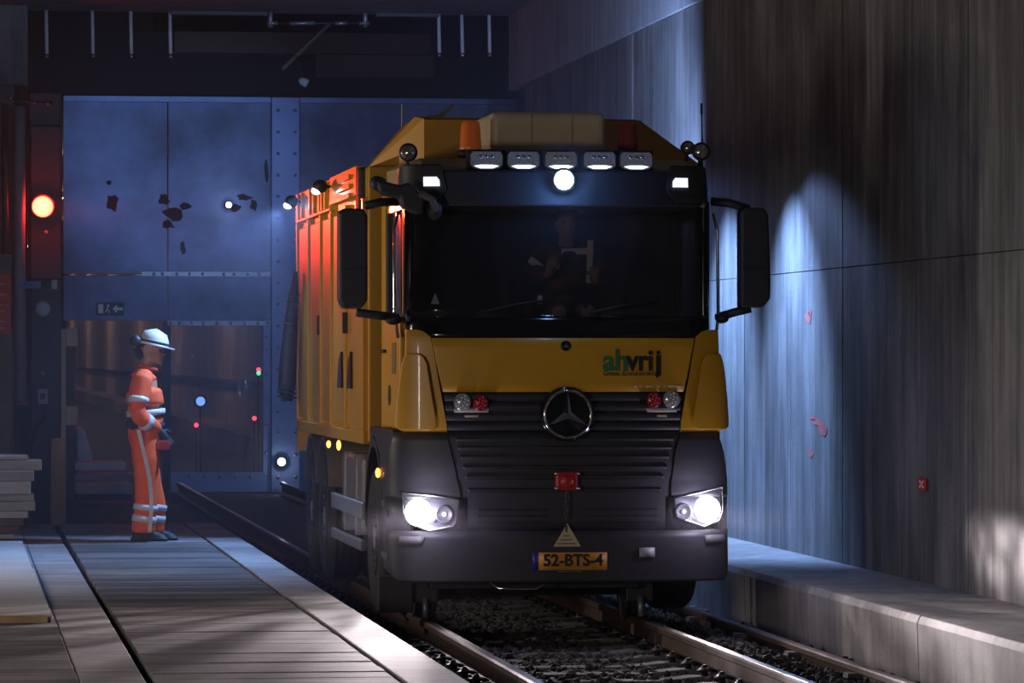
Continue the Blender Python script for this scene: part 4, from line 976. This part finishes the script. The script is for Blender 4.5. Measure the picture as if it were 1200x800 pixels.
# rear work lamps
for x in (TX - .9, TX + .9):
    p = Vector((x, YB1 + .12, 3.1))
    lm = A('rear_work_lamp', MB().ell(p, (.07, .07, .06), 14, 8), M_BLK)
    A('lens', MB().ell(p + Vector((0, .035, -.02)), (.05, .045, .04), 12, 6), M_WHITEDOT, lm)
    spot('rear_beam', p + Vector((0, .1, 0)), (W(205, 165, Y_BULK) if x < TX else W(290, 200, Y_BULK)), E_REAR * (2.3 if x < TX else .33), (.26, .46, 1.0), 12 if x < TX else 34, 1., .05, lm)

p = Vector((TX + 1.22, YB1 + .1, 3.2))
lm = A('added_rear_side_lamp', MB().ell(p, (.07, .06, .06), 14, 8), M_BLK)  # unseen lamp added to throw blue light on the upper wall
A('lens', MB().ell(p + Vector((.03, .03, .02)), (.045, .045, .04), 12, 6), M_WHITEDOT, lm)
spot('added_rear_side_beam', p + Vector((.09, .08, .02)), Vector((X_WALL, 43.5, 5.2)), 1300, (.30, .48, 1.0), 110, 1., .05, lm)

# ---- mirrors
def mirror(x0, x1, y0, y1, Y, arms, sg, lab):
    zz0, zz1 = fz(y1, Y), fz(y0, Y); xx0, xx1 = fx(x0, Y), fx(x1, Y)
    m = A('mirror', MB().prism([(xx0 + (.03 if sg < 0 else 0), zz0), (xx0, zz0 + .06), (xx0, zz1 - .03), (xx0 + .03, zz1), (xx1 - .03, zz1), (xx1, zz1 - .05), (xx1 + .015 * (sg > 0), zz0 + .28), (xx1 + .015 * (sg > 0), zz0 + .06), (xx1 - .04, zz0)], 'y', Y - .06, Y + .10), M_CHAR, bevel=.025, seg=3, label=lab)
    A('mirror_glass', MB().box(xx0 + .03, xx1 - .03, Y + .098, Y + .108, zz0 + .06, zz1 - .05), M_CHROME, m)
    A('mirror_seam', MB().box(xx0 + .01, xx1 - .01, Y - .064, Y - .05, zz0 + .27, zz0 + .275), M_INK, m)
    for path in arms:
        A('mirror_arm', MB().tube([W(px, py, Y + dy) for px, py, dy in path], .030, 8, sx=.9), M_BLK, m)
    return m
mirror(396, 430, 245, 362, TY + .25, [[(428, 241, 0), (445, 237, .02), (470, 236, .1)], [(418, 366, 0), (440, 369, .02), (466, 372, .12)]], -1, 'charcoal wing mirror on the left of the picture')
mirror(866, 899, 242, 360, TY + .25, [[(834, 236, .1), (855, 238, .03), (878, 245, 0)], [(840, 372, .12), (860, 366, .02), (880, 361, 0)]], 1, 'charcoal wing mirror on the right of the picture')
A('mirror_foot', MB().ell(W(846, 373, TY + .3), (.05, .06, .035)), M_BLK); A('mirror_foot', MB().ell(W(461, 374, TY + .3), (.06, .08, .04)), M_BLK)
# front mirror on its grey arm, upper left corner
pm = [(441, 211), (452, 212.5), (470, 217), (478, 213), (490, 222), (498, 232), (496, 250), (489, 251), (472, 243), (468, 231), (450, 229), (444, 224)]
P3 = [W(px, py, TY - .04) for px, py in pm]
fm = A('front_mirror', MB().hull(P3, [q_ + Vector((0, .16, 0)) for q_ in P3]), M_CHAR, bevel=.02, seg=3)
A('mirror_arm', MB().tube([W(440, 214, TY + .06), W(446, 216, TY + .0)], .05, 10), M_BLK, fm)
A('mirror_arm', MB().tube([W(492, 226, TY - .05), W(505, 233, TY - .06), W(512, 246, TY - .04)], [.03, .022, .03], 10), M_GREYP, fm)
A('mirror_glass', MB().ell(W(509, 246, TY + .0), (.055, .04, .07), 12, 8), M_BLK, fm)

# ---- cab interior
A('dashboard', MB().prism([(TY + .28, 1.75), (TY + .28, 2.02), (TY + .42, 2.10), (TY + .75, 2.08), (TY + .8, 1.8)], 'x', TX - 1.0, TX + 1.0), M_BLK)
A('cab_floor', MB().box(TX - 1.0, TX + 1.0, TY + .4, TY + 1.8, 1.25, 1.32), M_BLK)
A('inner_back', MB().box(TX - 1.0, TX + 1.0, TY + 1.76, TY + 1.79, 1.3, 3.1), M_BLK)
cl_ = A('added_cab_lamp', MB().box(TX - .12, TX + .12, TY + .62, TY + .72, 3.02, 3.06), M_WHITE, bevel=.01)  # lamp added so the driver's straps show in the dark cab
point('added_cab_light', (TX + .1, TY + .6, 2.93), .7, (.75, .82, 1), .06, cl_)
def seat(x):
    st = A('seat', MB().box(x - .25, x + .25, TY + .95, TY + 1.45, 1.6, 1.75), M_NAVY, bevel=.05)
    A('backrest', MB().box(x - .24, x + .24, TY + 1.42, TY + 1.55, 1.72, 2.42), M_NAVY, st, bevel=.06)
    A('headrest', MB().box(x - .13, x + .13, TY + 1.44, TY + 1.54, 2.46, 2.66), M_NAVY, st, bevel=.05)
seat(TX + .06); seat(TX - .62)
sw = MB(); cw = Vector((TX + .06, TY + .78, 2.10)); 
sw.tube([cw + Vector((math.cos(2 * PI * k / 32) * .22, -math.sin(2 * PI * k / 32) * .10, math.sin(2 * PI * k / 32) * .18)) for k in range(32)], .015, 8, closed=True)
stw = A('steering_wheel', sw, M_BLK)
A('steering_column', MB().tube([cw, cw + Vector((0, -.25, -.2))], .03, 8), M_BLK, stw)
p = W(505, 356, TY + .35)
A('dash_triangle', MB().hull([p, p + Vector((.06, 0, 0)), p + Vector((.03, 0, .075))], [p + Vector((0, .01, 0)), p + Vector((.06, .01, 0)), p + Vector((.03, .01, .075))]), M_WHITE, label='small white triangle on the dashboard')
A('dash_bottle', MB().lathe([(.02, 0), (.02, .05), (.012, .06)], W(633, 356, TY + .4), (0, 0, 1), 10), M_WHITE)
A('amber_strap', MB().tube([W(486, 262, TY + .5), W(486, 285, TY + .5)], .012, 6), mat('lime_strap', (.45, .6, .05), .5, amt=0))

# ================================================================== PEOPLE
def hand(mb, wrist, fwd, side, s=1.0, curl=.6):
    """palm, four fingers of different length and a thumb; fwd = finger direction, side = thumb side"""
    fwd = Vector(fwd).normalized(); side = Vector(side).normalized(); nrm = fwd.cross(side).normalized()
    c = Vector(wrist) + fwd * .05 * s
    mb.tube([Vector(wrist) - fwd * .01, Vector(wrist) + fwd * .03 * s, c + fwd * .035 * s], [.026 * s, .036 * s, .034 * s], 10)
    for k, ln in enumerate((.070, .080, .074, .058)):
        b = c + fwd * .035 * s + side * (.030 - k * .020) * s
        d1 = (fwd + nrm * curl * .5).normalized(); d2 = (fwd + nrm * curl * 1.6).normalized()
        mb.tube([b - fwd * .02, b + d1 * ln * .45 * s, b + d1 * ln * .45 * s + d2 * ln * .55 * s], [.0105 * s, .0095 * s, .008 * s], 8)
    t0 = c - fwd * .02 * s + side * .03 * s
    mb.tube([t0 - side * .015, t0 + (side * .8 + fwd * .5) * .035 * s, t0 + (side * .8 + fwd * .5) * .035 * s + (fwd + nrm * .5) * .03 * s], [.014 * s, .011 * s, .009 * s], 8)

YW = 36.9
wk = thing('person', (W(178, 632, YW).x, YW, ZP), 'worker in orange high-visibility suit and white helmet standing on the platform', 'person')
def q(px, py, d=0.): return W(px, py, YW) + Vector((0, d, 0))
# body: head, neck, core and limbs in one surface
b = MB()
b.ell(q(179, 409.5), (.092, .075, .115), 20, 14, Matrix.Rotation(.25, 3, 'Y'))
b.ell(q(183.5, 420), (.055, .055, .055), 12, 8)                          # jaw
b.tube([q(190, 410), q(193.2, 415.5), q(190.5, 418)], [.010, .015, .010], 8)  # nose
b.tube([q(189, 422.5, -.02), q(191, 422.3), q(189, 422.5, .02)], .008, 8)    # mouth
b.ell(q(187.5, 425.5), (.022, .026, .018), 10, 6)                         # chin
b.ell(q(176, 413, -.075), (.018, .012, .032), 10, 6); b.ell(q(176, 413, .075), (.018, .012, .032), 10, 6)  # ears
b.tube([q(175, 420), q(171, 432), q(169, 445)], [.055, .058, .07], 12)
b.tube([q(170, 442), q(170, 470), q(170, 505)], [.10, .12, .11], 12)
for d in (-.19, .19):
    b.tube([q(168, 444, d * .85), q(161, 470, d * 1.15), q(160, 487, d * 1.2)], [.05, .045, .04], 10)
    b.tube([q(160, 487, d * 1.2), q(176, 497, d * .9), q(189, 505, d * .45)], [.04, .036, .027], 10)
for d in (-.09, .09):
    b.tube([q(169, 505, d), q(171, 560, d), q(167 - d * 30, 622, d)], [.08, .06, .045], 10)
obj('body', b, M_SKIN, wk, remesh=.012)
e = MB(); e.ell(q(190.3, 411.5, -.03), (.008, .012, .008), 8, 6); e.ell(q(190.3, 411.5, .03), (.008, .012, .008), 8, 6)
obj('eyes', e, M_INK, wk)
# jacket
j = MB()
j.tube([q(172, 434), q(168, 442), q(169, 458), q(171, 474), q(171, 488), q(170.5, 497)], [.07, .125, .155, .160, .155, .145], 18, sx=1.25)
for d in (-.19, .19):
    j.tube([q(169, 441, d * .55), q(166, 446, d * 1.0), q(160.5, 468, d * 1.25), q(160, 484, d * 1.3), q(161, 489, d * 1.28)], [.085, .088, .080, .076, .07], 12)
    j.tube([q(160.5, 487, d * 1.28), q(170, 493.5, d * 1.1), q(179, 499, d * .8), q(185, 502.5, d * .58)], [.075, .068, .058, .05], 12)
jk = obj('jacket', j, M_HIVIS, wk, remesh=.016)
col_ = MB(); col_.tube([q(173, 430.5) + Vector((math.cos(2 * PI * k / 16) * .072, math.sin(2 * PI * k / 16) * .075, math.cos(2 * PI * k / 16) * -.018)) for k in range(16)], .020, 8, closed=True)
obj('collar', col_, mat('hivis_dark', (.55, .06, .02), .8, amt=.2), jk)
def band(path, r, par, sx=1., m=M_REFL):
    mb = MB(); mb.tube(path, r, 18, sx=sx); return obj('reflective_band', mb, m, par)
band([q(170.6, 480), q(171.2, 487)], [.171, .169], jk, 1.25)
for d in (-.19, .19):
    band([q(161.4, 465, d * 1.22), q(160.5, 471.5, d * 1.265)], [.088, .087], jk)
    band([q(168, 492.3, d * 1.14), q(173.5, 496, d * .98)], [.077, .073], jk)
# belt
bl = MB(); bl.tube([q(170.5, 494), q(170.3, 501)], [.168, .166], 20, sx=1.22); obj('belt', bl, M_NAVY, wk)
pou = MB(); pou.box(*sorted((q(150, 500).x, q(158, 500).x)), YW - .2, YW - .08, q(0, 503).z, q(0, 488).z); obj('belt_pouch', pou, M_NAVY, wk, bevel=.02)
# trousers
t = MB()
t.tube([q(170.5, 498), q(170.5, 510), q(171, 524)], [.150, .155, .13], 18, sx=1.15)
legs = {}
for d, ax in ((-.10, 168), (.10, 180)):
    legs[d] = [q(169, 512, d * .8), q(171, 540, d), q((170 + ax) / 2 + 1.5, 566, d * 1.05), q(ax + 2.5, 592, d * 1.05), q(ax, 612, d * 1.05), q(ax - 1, 624, d * 1.05)]
    t.tube(legs[d], [.120, .115, .100, .098, .104, .106], 14)
ts = obj('trousers', t, M_HIVIS, wk, remesh=.016)
for d, ax in ((-.10, 168), (.10, 180)):
    for ya, yb in ((590.5, 597.5), (603.5, 611)):
        band([q(ax + 2.4 - (ya - 592) * .12, ya, d * 1.05), q(ax + 2.2 - (yb - 592) * .12, yb, d * 1.05)], [.107, .109], ts)
st = MB(); sp_ = [(161, 503), (165, 520), (170, 540), (174, 560), (176, 580), (176, 600), (174, 622)]
pts = []
for k, (px, py) in enumerate(sp_):
    pts.append(q(px, py, -.10 - [.135, .12, .112, .103, .105, .113, .11][k] * .985))
for a, c in zip(pts, pts[1:]):
    st.hull([a + Vector((-.016, .02, 0)), a + Vector((.016, .02, 0)), a + Vector((.016, -.004, 0)), a + Vector((-.016, -.004, 0))], [c + Vector((-.016, .02, 0)), c + Vector((.016, .02, 0)), c + Vector((.016, -.004, 0)), c + Vector((-.016, -.004, 0))])
obj('leg_stripe', st, M_REFL, ts)
for d, x0 in ((-.105, 150), (.105, 163)):
    s_ = MB(); s_.tube([q(x0 + 5, 627, d), q(x0 + 18, 625, d), q(x0 + 32, 628, d), q(x0 + 43, 630, d)], [.045, .055, .045, .030], 12); s_.box(q(x0 + 2, 0).x, q(x0 + 47, 0).x, YW + d - .05, YW + d + .05, ZP + .002, ZP + .028)
    obj('shoe', s_, mat('shoe_black', (.012, .012, .015), .6, amt=.2), wk, remesh=.012)
# helmet with ear defender, strap and lamp
h = MB(); rot = Matrix.Rotation(.22, 3, 'Y')
hc = q(179.5, 403.5)
for (r, z) in ():
    pass
prof = [(.150, -.012), (.150, .0), (.128, .012), (.124, .045), (.108, .085), (.075, .112), (.035, .124), (.001, .126)]
ax = rot @ Vector((0, 0, 1)); h.lathe(prof, hc, ax, 28)
brim = [hc + rot @ Vector((math.cos(a) * (.150 + .04 * max(0, math.cos(a)) ** 3), math.sin(a) * .140, -.006)) for a in [2 * PI * k / 28 for k in range(28)]]
h.hull(brim, [p + rot @ Vector((0, 0, .010)) for p in brim])
hm = obj('helmet', h, M_HELM, wk)
rib = MB(); rib.tube([hc + rot @ Vector((x, 0, z)) for x, z in ((-.12, .03), (-.09, .095), (0, .13), (.09, .095), (.125, .03))], .012, 8); obj('helmet_rib', rib, M_HELM, hm)
bd_ = MB(); bd_.tube([hc + rot @ Vector((math.cos(2 * PI * k / 24) * .131, math.sin(2 * PI * k / 24) * .131, .022)) for k in range(24)], .011, 6, closed=True); obj('helmet_band', bd_, M_NAVY, hm)
ed = MB(); ed.lathe([(.045, 0), (.05, .02), (.045, .05), (.02, .06)], q(160, 399, -.06), (-.6, -.8, 0), 14); ed.ell(q(163, 401, -.02), (.06, .06, .045)); obj('ear_defender', ed, M_BLK, hm)
nk = MB(); nk.tube([q(160, 408, 0), q(163, 416, -.02), q(166, 420, -.02)], [.03, .04, .025], 10); obj('neck_flap', nk, M_NAVY, hm)
gl = MB(); gl.tube([q(187, 411, -.07), q(192.5, 411.5, -.035), q(193.5, 411.5, 0), q(192.5, 411.5, .035), q(187, 411, .07)], .013, 8); obj('safety_glasses', gl, mat('dark_red_glass', (.10, .01, .02), .15, amt=0), wk)
g_ = MB(); hand(g_, q(186, 503.5, -.11), (.55, .25, -.8), (.7, .3, .6), 1.1); obj('glove', g_, mat('glove_dark', (.03, .03, .05), .8, amt=.3, scale=30), wk, remesh=.006)
g_ = MB(); hand(g_, q(186, 503.5, .11), (.55, -.25, -.8), (.7, -.3, .6), 1.1); obj('glove', g_, MATS['glove_dark'], wk, remesh=.006)
rc = thing('remote_control', q(188, 524), 'red handheld remote held by the worker', 'remote')
obj('case', MB().box(q(183, 0).x, q(198, 0).x, YW - .17, YW + .09, q(0, 527).z, q(0, 516).z), M_RED, rc, bevel=.012)
obj('joystick', MB().tube([q(187, 515), q(188, 509)], .012, 8), M_BLK, rc)
obj('top_plate', MB().box(q(184, 0).x, q(197, 0).x, YW - .16, YW + .08, q(0, 516).z - .002, q(0, 516).z + .008), M_BLK, rc)

# driver behind the windscreen
YD = TY + 1.12
dv = thing('person', (fx(666, YD), YD + .1, 1.75), 'driver in dark orange jacket with reflective straps behind the windscreen', 'person')
def v(px, py, d=0.): return W(px, py, YD) + Vector((0, d, 0))
b = MB()
hd = v(664, 262, -.02)
b.ell(hd, (.078, .095, .115), 20, 14); b.ell(hd + Vector((0, -.03, -.07)), (.055, .06, .05), 12, 8)
b.tube([hd + Vector((0, -.09, .01)), hd + Vector((0, -.115, -.025)), hd + Vector((0, -.095, -.035))], [.009, .014, .010], 8)
b.tube([hd + Vector((-.02, -.09, -.065)), hd + Vector((0, -.097, -.065)), hd + Vector((.02, -.09, -.065))], .007, 6)
for s_ in (-1, 1): b.ell(hd + Vector((s_ * .078, 0, -.01)), (.012, .018, .03), 8, 6)
b.tube([hd + Vector((0, .01, -.08)), v(664, 288)], [.055, .065], 12)
b.tube([v(664, 292, .03), v(664, 330, .03), v(664, 365, .05)], [.11, .12, .12], 12)
for s_, el, wr_ in ((-1, (622, 320), (636, 322)), (1, (704, 325), (690, 328))):
    b.tube([v(664 + s_ * 26, 293), v(*el, -.12), v(*wr_, -.32)], [.05, .045, .028], 10)
for s_ in (-1, 1): b.tube([v(664 + s_ * 14, 366, .02), v(664 + s_ * 17, 366, -.36), v(664 + s_ * 17, 400, -.40)], [.07, .06, .045], 10)
obj('body', b, M_SKIN, dv, remesh=.012)
e = MB()
for s_ in (-1, 1): e.ell(hd + Vector((s_ * .032, -.086, .005)), (.012, .010, .008), 8, 6)
obj('eyes', e, M_INK, dv)
hh = MB(); hh.ell(hd + Vector((0, .015, .045)), (.085, .098, .085), 16, 10); obj('hair', hh, mat('hair_dark', (.03, .02, .015), .8, amt=.3, scale=40), dv)
j = MB(); j.tube([v(664, 286, .02), v(664, 292, .03), v(664, 310, .03), v(664, 335, .03), v(664, 368, .05)], [.08, .14, .155, .155, .16], 16, sx=1.3)
for s_, el, wr_ in ((-1, (622, 320), (636, 322)), (1, (704, 325), (690, 328))):
    j.tube([v(664 + s_ * 18, 291, .02), v(664 + s_ * 30, 297, .0), v(*el, -.12)], [.08, .075, .065], 12); j.tube([v(*el, -.12), v((el[0] + wr_[0]) / 2, (el[1] + wr_[1]) / 2, -.22), v(*wr_, -.29)], [.066, .056, .045], 12)
jd = obj('jacket', j, mat('driver_jacket', (.12, .045, .025), .8, amt=.2), dv, remesh=.016)
def strap(a, c, w_, off):
    p, r = v(*a, off), v(*c, off); d = (r - p).normalized(); s_ = d.cross(Vector((0, 1, 0))) * w_
    return MB().hull([p - s_, p + s_, p + s_ + Vector((0, .012, 0)), p - s_ + Vector((0, .012, 0))], [r - s_, r + s_, r + s_ + Vector((0, .012, 0)), r - s_ + Vector((0, .012, 0))])
obj('reflective_band', strap((655, 295.5), (692, 294.5), .022, -.142), M_WHITE, jd)
obj('reflective_band', strap((688.5, 282), (686.5, 332), .020, -.150), M_WHITE, jd)
obj('reflective_band', strap((617, 304), (634, 317), .025, -.17), M_WHITE, jd)
for s_, wr_ in ((-1, (636, 322)), (1, (690, 328))):
    g_ = MB(); hand(g_, v(*wr_, -.32), (s_ * -.1, -.5, .6), (-s_, -.2, .1), 1., .8); obj('hand', g_, M_SKIN, dv, remesh=.006)

# wall sign
ps = onx(1081, 574, X_WALL - .01)
sg_ = thing('wall_sign', ps, 'small red square sign with a white cross on the tunnel wall', 'sign')
def ws(n, y0, y1, z0, z1, t, m): obj(n, MB().box(X_WALL - .012 - t, X_WALL - .008, y0, y1, z0, z1), m, sg_)
yy = ps.y; hgt = .082
ws('board', yy - .14, yy + .14, ps.z, ps.z + hgt, .005, mat('sign_red', (.55, .03, .03), .5, amt=.05))
for s_ in (-1, 1):
    mbx = MB().prism([(yy - s_ * .08, ps.z + .018), (yy - s_ * .045, ps.z + .012), (yy + s_ * .08, ps.z + hgt - .018), (yy + s_ * .045, ps.z + hgt - .012)], 'x', X_WALL - .020, X_WALL - .017)
    obj('cross_stroke', mbx, M_WHITE, sg_)

# ================================================================== HAZE
if HAZE > 0:
    hb = MB().box(-2.7, X_WALL - .05, 28.15, 62.5, ZB + .01, 5.9)
    hm_ = bpy.data.materials.new('haze'); hm_.use_nodes = True; nt = hm_.node_tree; nt.nodes.clear()
    o = nt.nodes.new('ShaderNodeOutputMaterial'); vn = nt.nodes.new('ShaderNodeVolumeScatter'); vn.inputs['Density'].default_value = HAZE; vn.inputs['Anisotropy'].default_value = .3; vn.inputs['Color'].default_value = (.82, .80, 1, 1)
    nt.links.new(vn.outputs[0], o.inputs['Volume'])
    ho = tag(obj('tunnel_haze', hb, hm_), 'thin haze hanging in the tunnel air around the lamps', 'haze', kind='stuff')
